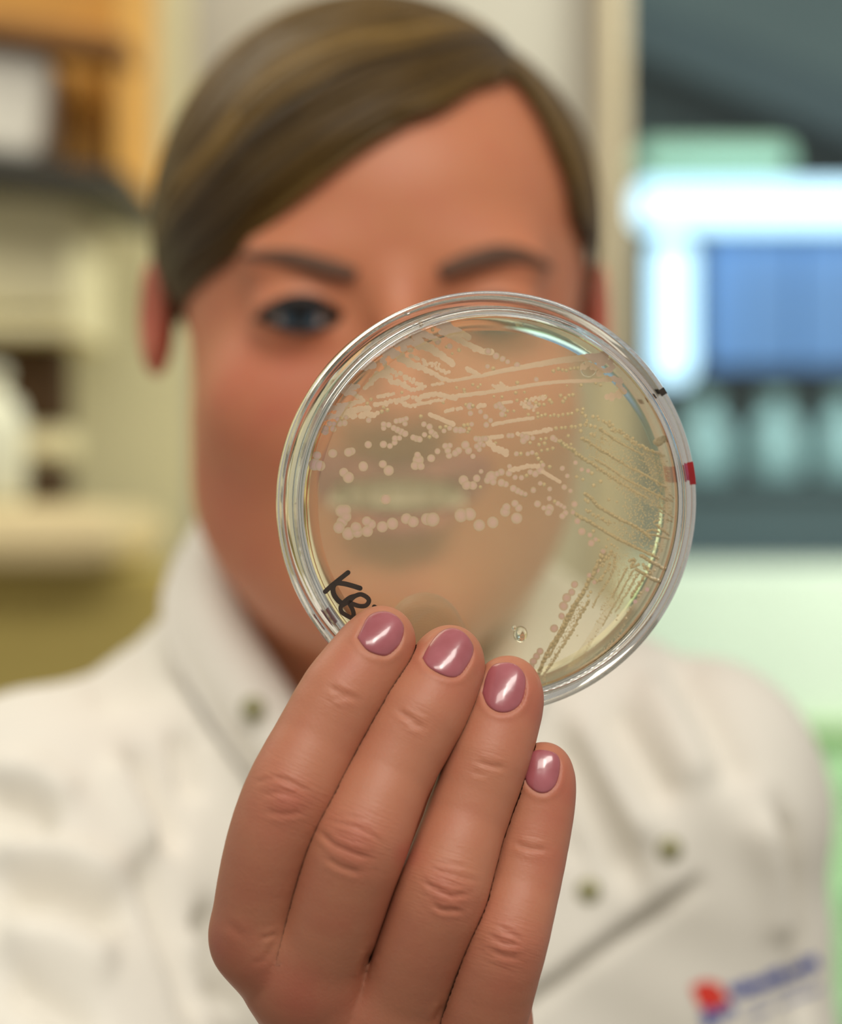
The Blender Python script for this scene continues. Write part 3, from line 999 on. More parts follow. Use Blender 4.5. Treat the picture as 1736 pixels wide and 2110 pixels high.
def cap_mesh(seg=14):
    """shallow dome, flat side towards the agar (+z), unit radius"""
    V = [(0, 0, 0)]
    Fc = []
    rings = ((1.0, -0.02), (0.93, -0.22), (0.55, -0.42))
    for r, z in rings:
        for k in range(seg):
            a = 2 * math.pi * k / seg
            V.append((r * math.cos(a), r * math.sin(a), z))
    V.append((0, 0, -0.50))
    for k in range(seg):
        k2 = (k + 1) % seg
        Fc.append((0, 1 + k, 1 + k2))
        for i in range(2):
            Fc.append((1 + i * seg + k, 1 + (i + 1) * seg + k, 1 + (i + 1) * seg + k2, 1 + i * seg + k2))
        Fc.append((1 + 2 * seg + k, len(V) - 1, 1 + 2 * seg + k2))
    return V, Fc


capV, capF = cap_mesh()
cme = bpy.data.meshes.new('colony')
cme.from_pydata(capV, [], capF)
cme.polygons.foreach_set('use_smooth', [0 not in f for f in capF])
cme.materials.append(M['colony'])
ncol = 0
for t, lst in SING.items():
    for (x, y, r) in lst:
        lx, ly = dloc(*tpx(t, x, y), ZA * mm)
        if math.hypot(lx, ly) > 0.0405:
            continue
        o = bpy.data.objects.new('colony', cme)
        R = r / t[2] * UNIT
        o.parent = agar
        o.location = (lx, ly, ZA * mm - 0.00002 - random.random() * 0.00004)
        o.rotation_euler = (0, 0, random.uniform(0, 6.28))
        o.scale = (R * random.uniform(.96, 1.04), R * random.uniform(.96, 1.04), R * 0.9)
        COL.objects.link(o)
        ncol += 1


def caps_mesh(name, items, mat, seg=8, flat=False):
    """many tiny domes in one mesh: items (x, y, r) in dish coordinates"""
    bV = []
    bF = []
    tmpl = [(math.cos(2 * math.pi * k / seg), math.sin(2 * math.pi * k / seg)) for k in range(seg)]
    for (x, y, r) in items:
        b = len(bV)
        z0 = ZA * mm - 0.00003 - random.random() * 0.00005
        bV.append((x, y, z0))
        for cx, cy_ in tmpl:
            bV.append((x + cx * r, y + cy_ * r, z0 - 0.02 * r))
        for cx, cy_ in tmpl:
            bV.append((x + cx * r * .72, y + cy_ * r * .72, z0 - .36 * r))
        bV.append((x, y, z0 - .48 * r))
        for k in range(seg):
            k2 = (k + 1) % seg
            bF.append((b, b + 1 + k, b + 1 + k2))
            bF.append((b + 1 + k, b + 1 + seg + k, b + 1 + seg + k2, b + 1 + k2))
            bF.append((b + 1 + seg + k, b + 1 + 2 * seg, b + 1 + seg + k2))
    o = mesh_obj(name, bV, bF, mat, agar, True, world_space=False)
    if flat:
        o.data.polygons.foreach_set('use_smooth', [i % 3 != 0 for i in range(len(bF))])
    return o


small = []
for t, lst in SMALL.items():
    for (x, y, r) in lst:
        lx, ly = dloc(*tpx(t, x, y), ZA * mm)
        small.append((lx, ly, r / t[2] * UNIT))
streak, fine = [], []
for t, line, r0, r1, sp, jit in STREAK:
    if t is T2:
        r0, r1 = r0 * 1.22, r1 * 1.22
    pts = catmull([tpx(t, *p) for p in line], 8)
    seg = np.hypot(*np.diff(pts, axis=0).T)
    L = seg.sum()
    cum = np.concatenate([[0], np.cumsum(seg)])
    s = 0.0
    while s <= L:
        f = s / L
        r = (r0 + (r1 - r0) * f) / t[2]
        x = np.interp(s, cum, pts[:, 0])
        y = np.interp(s, cum, pts[:, 1])
        rr = r * random.uniform(1 - .35 * jit - .05, 1.08)
        lx, ly = dloc(x + random.gauss(0, r * jit), y + random.gauss(0, r * jit), ZA * mm)
        if math.hypot(lx, ly) < 0.0412:
            (fine if t in (T3, T4, T6) else streak).append((lx, ly, rr * UNIT))
        s += max(r * sp * random.uniform(.8, 1.2), 0.5)
# the crowded field at the right: micro colonies scattered along the streak direction
field = [(T3, [(560, 20), (1150, 330), (1560, 480), (1640, 1000), (1560, 1500), (1330, 1740), (1000, 1560), (700, 1330), (560, 1190), (900, 1260), (860, 900), (420, 430), (330, 160)], 1900, 11, 4),
         (T4, [(1000, 20), (1250, 60), (1420, 330), (1150, 640), (900, 1000), (700, 1300), (1000, 500)], 420, 9, 3),
         (T4, [(640, 640), (760, 640), (420, 1260), (260, 1480), (230, 1500), (500, 1000)], 200, 9, 4),
         (T4, [(1220, 900), (1100, 1100), (800, 1400), (560, 1560), (540, 1520), (900, 1230)], 120, 7, 3)]
for t, poly, n, rmax, rmin in field:
    pp = [tpx(t, *p) for p in poly]
    xs, ys = [p[0] for p in pp], [p[1] for p in pp]
    k = 0
    while k < n:
        x, y = random.uniform(min(xs), max(xs)), random.uniform(min(ys), max(ys))
        if not in_poly(np.array([x]), np.array([y]), pp)[0]:
            continue
        k += 1
        lx, ly = dloc(x, y, ZA * mm)
        if math.hypot(lx, ly) < 0.0405:
            small.append((lx, ly, random.uniform(rmin, rmax) / t[2] * UNIT))
o = caps_mesh('tiny_colonies', small, M['fine'])
tag(o, 'hundreds of tiny translucent colonies', kind='stuff')
o = caps_mesh('streak_growth', streak, M['growth'], 10, True)
tag(o, 'pink streaks of merged colonies', kind='stuff')
o = caps_mesh('streak_growth', fine, M['fine'])
tag(o, 'clear buff streaks of merged colonies', kind='stuff')


def film(name, t, poly, z, mat):
    pts = catmull([tpx(t, *p) for p in poly + [poly[0]]], 5)[:-1]
    L = [dloc(x, y, z) for x, y in pts]
    L = [(a, b) if math.hypot(a, b) < .0408 else (a * .0408 / math.hypot(a, b), b * .0408 / math.hypot(a, b)) for a, b in L]
    n = len(L)
    V = [(a, b, z) for a, b in L] + [(a, b, z - 0.0001) for a, b in L]
    Fc = [tuple(range(n)), tuple(range(2 * n - 1, n - 1, -1))] + [(k, n + k, n + (k + 1) % n, (k + 1) % n) for k in range(n)]
    return mesh_obj(name, V, Fc, mat, agar, False, world_space=False)


zf = ZA * mm - 0.0004
film('growth_film', T3, [(1130, 250), (1400, 370), (1560, 420), (1600, 520), (1560, 720), (1640, 1000), (1560, 1030), (1300, 760), (1150, 420)], zf, M['film'])
film('growth_film', T4, [(1100, 360), (1040, 560), (860, 900), (600, 1300), (500, 1480), (620, 1450), (800, 1150), (960, 880), (1080, 650)], zf - .0001, M['film'])
film('growth_film', T3, [(760, 560), (1000, 700), (1200, 860), (1500, 1000), (1560, 1180), (1300, 1080), (1000, 900), (760, 720)], zf - .0002, M['film'])

# a loose chip of gel
chip = [(TD, 285, 1185, 58, 66), (TD, 235, 1135, 22, 22)]
for t, x, y, ra, rb in chip:
    lx, ly = dloc(*tpx(t, x, y), ZA * mm)
    V, Fc, _ = lathe([(0, -.00005), (.8, -.0001), (1.0, -.0005), (.86, -.0010), (0, -.0012)], 20)
    V = [(lx + a * ra / t[2] * UNIT, ly + b * rb / t[2] * UNIT, ZA * mm + c_) for a, b, c_ in V]
    mesh_obj('gel_chip', V, Fc, M['gel'], agar, True, world_space=False)
# air bubble under the top right streak
lx, ly = dloc(*tpx(TB, 825, 695), ZA * mm)
V, Fc = tube([(lx + .0017 * math.cos(a), ly + .0017 * math.sin(a), ZA * mm - .0002) for a in np.linspace(0, 2 * math.pi, 30)], [.00012] * 30, 6)
mesh_obj('bubble', V, Fc, M['gel'], agar, True, world_space=False)

# --- handwriting on the floor of the dish
TW = (620, 1150, 7.89)


def stroke(t, line, w, z, mat, name='marker_stroke', parent=None, th=0.00003):
    pts = catmull([dloc(*tpx(t, *p), z) for p in line], 8)
    V, Fc = [], []
    n = len(pts)
    hw = w / t[2] * UNIT / 2
    d = np.gradient(pts, axis=0)
    d /= np.linalg.norm(d, axis=1, keepdims=True) + 1e-12
    nrm = np.stack([-d[:, 1], d[:, 0]], 1)
    # round ends
    outl = [tuple(p + q * hw) for p, q in zip(pts, nrm)]
    L = [p + q * hw for p, q in zip(pts, nrm)]
    R = [p - q * hw for p, q in zip(pts, nrm)]
    e1 = [pts[-1] + hw * (nrm[-1] * math.cos(a) + d[-1] * math.sin(a)) for a in np.linspace(0, math.pi, 9)[1:-1]]
    e0 = [pts[0] + hw * (-nrm[0] * math.cos(a) - d[0] * math.sin(a)) for a in np.linspace(0, math.pi, 9)[1:-1]]
    V = [(p[0], p[1], z) for p in L] + [(p[0], p[1], z) for p in R]
    for k in range(n - 1):
        Fc.append((k, k + 1, n + k + 1, n + k))
    b = len(V)
    V += [(p[0], p[1], z) for p in e1]
    Fc.append(tuple([n - 1] + list(range(b, b + len(e1))) + [2 * n - 1])[::-1])
    b = len(V)
    V += [(p[0], p[1], z) for p in e0]
    Fc.append(tuple([n] + list(range(b, b + len(e0))) + [0])[::-1])
    V2 = [(a, b_, c_ + th) for a, b_, c_ in V]
    nn = len(V)
    Fc = Fc + [tuple(i + nn for i in f) for f in Fc]
    return mesh_obj(name, V + V2, Fc, mat, parent or base, False, world_space=False)


zi = 0.00002
stroke(TW, [(400, 545), (500, 450), (600, 370), (700, 290), (770, 235)], 78, zi, M['marker'])
stroke(TW, [(965, 490), (840, 450), (700, 415), (580, 410), (525, 480), (540, 590), (600, 680), (660, 730)], 82, zi + .00003, M['marker'])
stroke(TW, [(905, 610), (800, 640), (700, 720), (650, 800), (670, 880), (760, 940), (830, 970), (860, 910), (840, 830), (790, 740)], 72, zi + .00006, M['marker'])
stroke(TW, [(690, 760), (800, 690), (880, 620), (980, 590), (1080, 640), (1110, 700), (1060, 770), (960, 780), (860, 750), (800, 720)], 74, zi + .00009, M['marker'])
stroke(TW, [(1195, 790), (1260, 830), (1330, 880)], 74, zi, M['marker'])
stroke(TW, [(1010, 895), (1060, 900)], 40, zi, M['marker'])
stroke((0, 0, 1), [(849, 1323), (851, 1330)], 8, zi, M['marker'])


# --- pen marks on the rims: patches that follow the walls
def rim_patch(name, a0, a1, r, z0, z1, mat, parent, th=0.00008):
    n = 8
    V, Fc = [], []
    for rr in (r, r + th):
        for i in range(n + 1):
            a = a0 + (a1 - a0) * i / n
            for z in (z0, z1):
                V.append((rr * math.cos(a), rr * math.sin(a), z))
    m = 2 * (n + 1)
    for s in (0, m):
        for i in range(n):
            Fc.append((s + 2 * i, s + 2 * i + 1, s + 2 * i + 3, s + 2 * i + 2))
    return mesh_obj(name, V, Fc, mat, parent, True, world_space=False)


def edge_patch(name, a0, a1, r0, r1, z, mat, parent):
    n = 8
    V, Fc = [], []
    for zz in (z, z + .00006):
        for i in range(n + 1):
            a = a0 + (a1 - a0) * i / n
            for r in (r0, r1):
                V.append((r * math.cos(a), r * math.sin(a), zz))
    m = 2 * (n + 1)
    for s in (0, m):
        for i in range(n):
            Fc.append((s + 2 * i, s + 2 * i + 1, s + 2 * i + 3, s + 2 * i + 2))
    return mesh_obj(name, V, Fc, mat, parent, False, world_space=False)


def ang(px, py):
    lx, ly = dloc(px, py, -.009)
    return math.atan2(ly, lx)


a = ang(1368, 803)
edge_patch('pen_mark', a - .017, a + .017, .0449, .0464, -.00690, M['marker'], lid)
rim_patch('pen_mark', a - .014, a + .014, .0434, -.0125, -.009, M['marker'], base)
a = ang(1436, 972)
edge_patch('pen_mark', a - .055, a + .055, .0450, .0464, -.00690, M['red_ink'], lid)
rim_patch('pen_mark', a - .040, a + .045, .0434, -.013, -.003, M['pink_ink'], base)
a = ang(668, 1278)
rim_patch('pen_mark', a - .05, a + .04, .0434, -.011, -.004, M['red_ink'], base)
a = ang(690, 1304)
rim_patch('pen_mark', a - .03, a + .03, .04645, -.0150, -.0085, M['pink_ink'], lid)
for q in ((838, 637), (1428, 1087)):
    a = ang(*q)
    rim_patch('vent_rib', a - .006, a + .006, .0447, -.0148, -.0075, M['rim'], lid, th=.0004)
# moulded number, seen from behind and so reversed
cu = bpy.data.curves.new('mould_number', 'FONT')
cu.body = '28'
cu.size = 0.0019
cu.extrude = 0.00012
cu.align_x = 'CENTER'
tmp = bpy.data.objects.new('mould_number_text', cu)
COL.objects.link(tmp)
bpy.context.view_layer.update()
nme = bpy.data.meshes.new_from_object(tmp)
bpy.data.objects.remove(tmp)
mn = link_mesh('mould_number', nme, M['jug'], lid, False, world_space=False)
lx, ly = dloc(1079, 664, -.0152)
mn.location = (lx, ly, -.0149)
mn.rotation_euler = (0, math.pi, math.radians(12))

# ------------------------------------------------------------------ the hand (part of the person)
def plane_depth(px, py, z):
    """depth at which the sight line of a pixel meets the dish plane z"""
    d = P(px, py, 1.0)
    o = DC + ez * z
    return (o @ ez) / (d @ ez)


def chain(spec, per=2):
    """[(px, py, depth, radius in px)] -> smooth list of points and radii in metres"""
    pts = [np.append(P(x, y, d), r / F * d) for x, y, d, r in spec]
    c = catmull(pts, per)
    return c[:, :3], c[:, 3]


di = plane_depth(785, 1320, 0)
dm = plane_depth(927, 1362, 0)
dr_ = plane_depth(1047, 1423, 0)
FING = {
    'index': [(790, 1312, di - .0063, 56), (778, 1332, di - .0068, 68), (745, 1380, di - .0085, 75), (700, 1440, di - .0115, 80), (645, 1540, .5795, 82), (600, 1630, .576, 86),
              (562, 1720, .5765, 82), (538, 1810, .5795, 79), (526, 1890, .583, 78), (528, 1945, .586, 77)],
    'middle': [(929, 1350, dm - .0063, 56), (922, 1374, dm - .0068, 68), (898, 1420, dm - .0085, 78), (862, 1482, dm - .012, 85), (800, 1600, .580, 84), (746, 1722, .575, 93),
               (716, 1800, .5765, 92), (690, 1880, .580, 93), (660, 1960, .5845, 94), (640, 2030, .589, 92)],
    'ring': [(1048, 1412, dr_ - .0062, 55), (1045, 1436, dr_ - .0067, 66), (1030, 1490, dr_ - .0085, 72), (1004, 1572, dr_ - .012, 77), (960, 1690, .5835, 79), (917, 1822, .578, 86),
             (888, 1900, .5795, 85), (862, 1970, .583, 86), (838, 2040, .5875, 88), (815, 2110, .592, 88)],
    'pinky': [(1121, 1582, .590, 46), (1120, 1602, .590, 55), (1115, 1660, .589, 61), (1097, 1745, .587, 66), (1074, 1840, .584, 70), (1044, 1938, .580, 78),
              (1015, 2030, .583, 82), (990, 2120, .588, 84), (965, 2220, .595, 84)],
}
WR = P(885, 2370, .622)
LB = -0.0164                                    # back of the lid
dt = plane_depth(873, 1293, LB)
THUMB = [(874, 1288, dt + .0060, 58), (878, 1310, dt + .0068, 68), (890, 1380, dt + .009, 76), (902, 1470, dt + .012, 82), (896, 1600, dt + .014, 84), (872, 1760, .630, 92),
         (850, 1900, .627, 112), (860, 2080, .622, 135)]
chains = {k: chain(v) for k, v in FING.items()}
th_c = chain(THUMB)
KN = {k: P(*FING[k][-1][:3]) for k in FING}


WEB = {'index': 1985, 'middle': 1985, 'ring': 1995, 'pinky': 2120}


def hand_sdf(p, keys=('index', 'ring')):
    """the hand with the fingers in keys whole and the others withdrawn above the web, so that
    neighbouring fingers, meshed apart, meet in a sharp crease"""
    d = None
    hyp = proj(p)[1]
    for k in FING:
        c, r = chains[k]
        s = sd_chain(p, c, r, .003)
        if k not in keys:
            s = s + .014 * np.clip((WEB[k] - hyp) / 60, 0, 1)
        d = s if d is None else smin(d, s, .0004)
    palm = None
    for k, off, r0, r1 in (('index', (0, .0006, 0), .0080, .0145), ('middle', (0, .0006, 0), .0096, .018), ('ring', (0, .0008, 0), .0093, .018), ('pinky', (0, .0010, 0), .0089, .017)):
        s = sd_seg(p, KN[k] + np.array(off), WR + np.array([0, .002, 0]), r0, r1)
        palm = s if palm is None else smin(palm, s, .010)
    s = sd_ell(p, P(835, 2110, .608), (.022, .0135, .025))
    palm = smin(palm, s, .008)
    s = sd_ell(p, P(1012, 2120, .613), (.0095, .010, .017))
    palm = smin(palm, s, .003)
    d = smin(d, palm, .0065)
    c, r = th_c
    d = smin(d, sd_chain(p, c, r, .004), .0012)
    # forearm into the sleeve
    d = smin(d, sd_seg(p, WR, EL, .024, .036), .012)
    # pads pressed flat on the plastic
    fz = (p - DC) @ ez
    pad = .0003 - fz
    inf = (np.abs(fz) < .02)
    rad = np.linalg.norm((p - DC) - fz[:, None] * ez, axis=1) < .047
    front = inf & rad & (fz > LB * .5)
    back = rad & (fz <= LB * .5) & (fz > -.03)
    d = np.where(front, smax(d, pad, .0008), d)
    d = np.where(back, smax(d, fz - LB * 1.045, .0008), d)
    return d


EL = np.array([-.105, .80, -.30])
lo = np.array([-.058, .548, -.185])
hi = np.array([.045, .690, -.016])
HV, HQ = grid_surface(hand_sdf, lo, hi, .0005)
v2, q2 = grid_surface(lambda p: hand_sdf(p, ('middle', 'pinky')), lo, hi, .0005)


def owner(v):
    f = np.stack([sd_chain(v, *chains[k], .003) for k in FING])
    return np.argmin(f, 0), f


# below the web both meshes are the same grid: keep one side of each, then weld
def part_of(v, q):
    c_ = v[q].mean(1)
    nk, f = owner(c_)
    yc = proj(c_)[1]
    up = ((nk == 1) & (yc < WEB['middle'] + 8)) | ((nk == 3) & (yc < WEB['pinky'] + 8))
    return up, f, c_, yc


up1, f1, c1_, y1_ = part_of(HV, HQ)
stub = up1 & (np.minimum(np.abs(f1[0]), np.abs(f1[2])) > .0007) & (np.minimum(f1[0], f1[2]) - np.minimum(f1[1], f1[3]) > .0022) & (c1_[:, 1] < .607) & (y1_ > 1880)
up2, f2, c2_, y2_ = part_of(v2, q2)
q1 = HQ[~stub]
q2 = q2[up2 & (c2_[:, 1] < .607)]
AVx = np.concatenate([HV, v2])
Qx = np.concatenate([q1, q2 + len(HV)])
shell_x = np.concatenate([np.zeros(len(HV), dtype=int), np.ones(len(v2), dtype=int)])
key = np.round(AVx / 2e-6).astype(np.int64)
_, first, inv = np.unique(key, axis=0, return_index=True, return_inverse=True)
inv = inv.ravel()
HV, shell = AVx[first], shell_x[first]
HQ = inv[Qx]
used_v = np.unique(HQ)
remap = np.full(len(HV), -1)
remap[used_v] = np.arange(len(used_v))
HV, shell, HQ = HV[used_v], shell[used_v], remap[HQ]
for _ in range(3):                           # relax the grid steps
    acc = np.zeros_like(HV)
    cnt = np.zeros(len(HV))
    for a_, b_ in ((0, 1), (1, 2), (2, 3), (3, 0)):
        np.add.at(acc, HQ[:, a_], HV[HQ[:, b_]])
        np.add.at(acc, HQ[:, b_], HV[HQ[:, a_]])
        np.add.at(cnt, HQ[:, a_], 1)
        np.add.at(cnt, HQ[:, b_], 1)
    HV = HV * .45 + acc / np.maximum(cnt, 1)[:, None] * .55
HN = vert_normals(HV, HQ)
hx, hy = proj(HV)
facing = (HN[:, 1] < 0.15)
vis = facing & (HV[:, 1] < .606)

# creases: polyline in photograph pixels, depth (mm), half width (px)
CREASE = [
    ([(678, 1415), (705, 1428), (740, 1443)], .30, 6), ([(690, 1436), (715, 1440)], .2, 6),
    ([(560, 1600), (585, 1606), (615, 1620), (640, 1632)], .30, 5), ([(540, 1640), (575, 1632), (620, 1640)], .2, 6), ([(545, 1672), (585, 1678), (625, 1674)], .22, 6),
    ([(528, 1612), (560, 1604)], .15, 5),
    ([(820, 1465), (845, 1480), (875, 1500)], .34, 6), ([(842, 1492), (868, 1503)], .2, 5),
    ([(680, 1690), (720, 1700), (760, 1716), (790, 1738)], .26, 5), ([(655, 1712), (690, 1742), (730, 1758), (765, 1770)], .34, 6),
    ([(670, 1768), (705, 1788), (745, 1800)], .28, 6), ([(690, 1680), (740, 1688)], .15, 5),
    ([(985, 1570), (1010, 1578), (1040, 1582)], .32, 6), ([(970, 1590), (1010, 1596)], .15, 6),
    ([(868, 1815), (895, 1830), (930, 1846), (970, 1842)], .36, 5), ([(890, 1862), (910, 1875), (955, 1878)], .34, 5),
    ([(885, 1790), (930, 1800), (990, 1818)], .2, 5), ([(900, 1775), (960, 1786)], .12, 5),
    ([(1060, 1738), (1092, 1748), (1128, 1752)], .34, 6),
    ([(1010, 1930), (1040, 1945), (1070, 1948)], .3, 5), ([(1015, 1960), (1040, 1970), (1070, 1975)], .3, 6), ([(1030, 1912), (1060, 1926), (1075, 1938)], .25, 5),
    ([(560, 1960), (545, 1980), (520, 1985)], .10, 6), ([(575, 1925), (562, 1950), (548, 1975)], .14, 7), ([(765, 1960), (752, 1990), (748, 2020)], .45, 7),
    ([(540, 1935), (570, 1925)], .2, 5), ([(470, 1900), (500, 1930)], .12, 8), ([(914, 2070), (900, 2096), (895, 2110)], .35, 6),
]
BUMPS = [((735, 1742), .35, 34), ((592, 1650), .30, 34), ((918, 1852), .28, 32), ((1046, 1955), .2, 30), ((470, 1925), .35, 40), ((1052, 1938), -.1, 20)]
disp = np.zeros(len(HV))
for line, dep, w in CREASE:
    d, t = poly_dist(hx, hy, line)
    taper = np.clip(np.minimum(t, 1 - t) * 6, .25, 1)
    disp += np.where(vis, -dep * .0008 * taper * np.exp(-(d / w) ** 2), 0)
    disp += np.where(vis, dep * .00035 * taper * np.exp(-((d - 2.2 * w) / (1.2 * w)) ** 2), 0)
for (bx, by), a, w in BUMPS:
    disp += np.where(vis, a * .001 * np.exp(-((hx - bx) ** 2 + (hy - by) ** 2) / w ** 2), 0)
HV = HV + HN * disp[:, None]

# nails
NAIL = {
    'index': [(736, 1314), (747, 1291), (758, 1271), (776, 1261), (799, 1260), (819, 1270), (832, 1288), (831, 1311), (820, 1334), (799, 1351), (778, 1349), (755, 1338)],
    'middle': [(870, 1356), (882, 1333), (899, 1310), (916, 1297), (937, 1294), (959, 1305), (974, 1326), (976, 1345), (966, 1369), (949, 1391), (930, 1396), (904, 1387), (882, 1373)],
    'ring': [(994, 1428), (999, 1404), (1008, 1380), (1022, 1368), (1049, 1365), (1071, 1375), (1083, 1395), (1083, 1424), (1074, 1450), (1053, 1466), (1027, 1467), (1005, 1453)],
    'pinky': [(1080, 1593), (1085, 1567), (1098, 1549), (1119, 1545), (1143, 1551), (1154, 1565), (1154, 1590), (1146, 1617), (1128, 1633), (1107, 1632), (1087, 1616)],
}
nail_geo = {}
for k, poly in NAIL.items():
    cl = catmull(poly + [poly[0]], 4)[:-1]
    cen = cl.mean(0)
    own = vis & (shell == (0 if k in ('index', 'ring') else 1))
    ins = own & in_poly(hx, hy, cl)
    X = (hx - cen[0])
    Y = (hy - cen[1])
    fit = ins
    # axis of the finger in the picture
    a0, a1 = np.array(FING[k][1][:2]), np.array(FING[k][3][:2])
    ax = (a1 - a0) / np.linalg.norm(a1 - a0)
    U = X * ax[0] + Y * ax[1]
    Wd = -X * ax[1] + Y * ax[0]
    A = lambda u, w: np.stack([np.ones_like(u), u, w, u * u, w * w, u * w], 1)
    sel = ins & (U > -30)
    co = np.linalg.lstsq(A(U[sel], Wd[sel]), HV[sel, 1], rcond=None)[0]
    co[3] = min(max(co[3], 0.2e-6), 0.55e-6)      # lengthwise bow
    co[4] = max(co[4], 1.1e-6)                    # crosswise curve
    sh = np.mean(HV[sel, 1] - A(U[sel], Wd[sel]) @ co)
    co[0] += sh
    surf = lambda u, w, co=co: A(u, w) @ co
    # seat the skin under the plate, raise a fold round the base and sides
    dist, _ = poly_dist(hx, hy, list(map(tuple, cl)) + [tuple(cl[0])])
    sd = np.where(in_poly(hx, hy, cl), -dist, dist)
    near = own & (sd < 40)
    tgt = surf(U, Wd) + .00030
    w_in = np.clip((-sd + 4) / 6, 0, 1)
    newy = HV[:, 1] * (1 - w_in) + tgt * w_in
    fold = np.exp(-((sd - 10) / 7) ** 2) * np.clip((U + 28) / 20, 0, 1) * .00018
    HV[:, 1] = np.where(near, newy - np.where(sd > 0, fold, 0), HV[:, 1])
    nail_geo[k] = (cl, cen, ax, surf)

# attributes
blush = np.zeros(len(HV))
for bx, by, r, a in [(735, 1740, 60, .7), (590, 1650, 60, .75), (918, 1850, 60, .6), (1050, 1950, 60, .65), (470, 1935, 60, .7), (620, 2050, 80, .8), (540, 2010, 50, .6),
                     (760, 1330, 70, .35), (735, 1365, 45, .5), (930, 1400, 70, .45), (1100, 1440, 60, .9), (1047, 1480, 60, .5), (1160, 1620, 60, .9), (1140, 1680, 60, .7), (1140, 1760, 50, .5),
                     (850, 1340, 40, .6), (985, 1370, 30, .5), (1010, 1890, 60, .3), (800, 1900, 70, .25), (540, 1850, 60, .2), (840, 1760, 30, 1.0), (690, 1905, 50, .3), (1030, 2060, 80, .45),
                     (700, 2080, 80, .4), (580, 1700, 60, .35)]:
    blush = np.maximum(blush, .62 * a * np.exp(-((hx - bx) ** 2 + (hy - by) ** 2) / r ** 2))
along = np.zeros(len(HV))
across = np.zeros(len(HV))
wrk = np.zeros(len(HV))
bd = np.full(len(HV), 1e9)
for k in FING:
    line = [(x, y) for x, y, _, _ in FING[k]]
    d, t = poly_dist(hx, hy, line)
    L = sum(math.dist(line[i], line[i + 1]) for i in range(len(line) - 1))
    m = d < bd
    bd = np.where(m, d, bd)
    j = 0 if k == 'index' else 1
    axs = np.array(line[-1]) - np.array(line[0])
    axs = axs / np.linalg.norm(axs)
    across = np.where(m, (-(hx - line[0][0]) * axs[1] + (hy - line[0][1]) * axs[0]) * .02, across)
    along = np.where(m, t * L * .16, along)
    w = np.zeros(len(HV))
    for q, s, a in ((3, 26, .5), (5, 42, 1.0)):
        w += a * np.exp(-((hx - line[q][0]) ** 2 + (hy - line[q][1]) ** 2) / (s * 1.5) ** 2)
    wrk = np.maximum(wrk, w)
# thumb print: ridges as arches across the pad
tc0 = P(*THUMB[1][:3])
dpt = np.hypot(hx - 868, (hy - 1330) * .9)
pmask = np.where((HV[:, 1] > .606) & (hy < 1345), 1.0, 0.0)

hand_me = np_mesh('body', HV, HQ)

# ------------------------------------------------------------------ head, neck and chest of the same body
HO = np.array([(785 - W / 2) / F, 1.0, 0.0685])
TH = math.radians(5.0)
RZ = np.array([[math.cos(TH), -math.sin(TH), 0], [math.sin(TH), math.cos(TH), 0], [0, 0, 1]])


def to_local(p):
    return (p - HO) @ RZ                     # inverse rotation


def to_world(q):
    return np.asarray(q) @ RZ.T + HO


def head_sdf(pw):
    p = to_local(pw)
    px_ = p.copy()
    px_[:, 0] = np.abs(px_[:, 0])            # symmetric
    d = sd_ell(px_, (0, .006, .032), (.0755, .093, .076))
    d = smin(d, sd_ell(px_, (0, -.020, -.036), (.0690, .062, .088)), .02)
    d = smin(d, sd_seg(px_, np.array([.040, -.004, -.066]), np.array([.010, -.056, -.102]), .022, .018), .02)
    d = smin(d, sd_ell(px_, (.036, -.054, -.032), (.026, .022, .022)), .018)
    d = smin(d, sd_ell(px_, (.025, -.0715, .016), (.024, .010, .009)), .016)
    d = smax(d, -sd_ell(px_, (.0325, -.093, -.002), (.019, .0145, .0125)), .010)
    lid_ = sd_ell(px_, (.0325, -.0705, -.003), (.0165, .0140, .0135))
    q = px_ - np.array([.0325, 0, -.0035])
    opening = (np.sqrt((q[:, 0] / .0135) ** 2 + (q[:, 2] / .0046) ** 2) - 1) * .0046
    opening = np.maximum(opening, px_[:, 1] + .066)
    d = smin(d, lid_, .006)
    d = smax(d, -opening, .0012)
    # nose
    d = smin(d, sd_seg(px_, np.array([0, -.080, .006]), np.array([0, -.101, -.034]), .0065, .0095), .010)
    d = smin(d, sd_ell(px_, (.0115, -.092, -.037), (.0075, .009, .0068)), .006)
    # lips and open smiling mouth
    up = _chain(px_, [np.array([0, -.0860, -.0560]), np.array([.012, -.0845, -.0555]), np.array([.0265, -.0745, -.0535])], [.0044, .0044, .0022], .004)
    dn = _chain(px_, [np.array([0, -.0835, -.0735]), np.array([.012, -.081, -.0715]), np.array([.0255, -.073, -.0560])], [.0054, .0050, .0022], .004)
    d = smin(d, up, .004)
    d = smin(d, dn, .004)
    d = smax(d, -sd_ell(px_, (0, -.078, -.0634), (.0228, .018, .0066)), .002)
    # ears
    ear = sd_ell(px_, (.0812, .016, .003), (.0070, .014, .022))
    ear = smax(ear, -sd_ell(px_, (.088, .008, .004), (.006, .009, .014)), .004)
    d = smin(d, ear, .005)
    # neck and chest
    d = smin(d, sd_seg(p, np.array([.0, .022, -.06]), np.array([-.004, .05, -.19]), .0505, .053), .02)
    d = smin(d, sd_ell(p, (-.004, .085, -.33), (.15, .092, .175)), .05)
    d = smin(d, sd_seg(p, np.array([-.004, .06, -.19]), np.array([-.12, .06, -.23]), .04, .035), .03)
    d = smin(d, sd_seg(p, np.array([-.004, .06, -.19]), np.array([.11, .07, -.23]), .04, .035), .03)
    return d


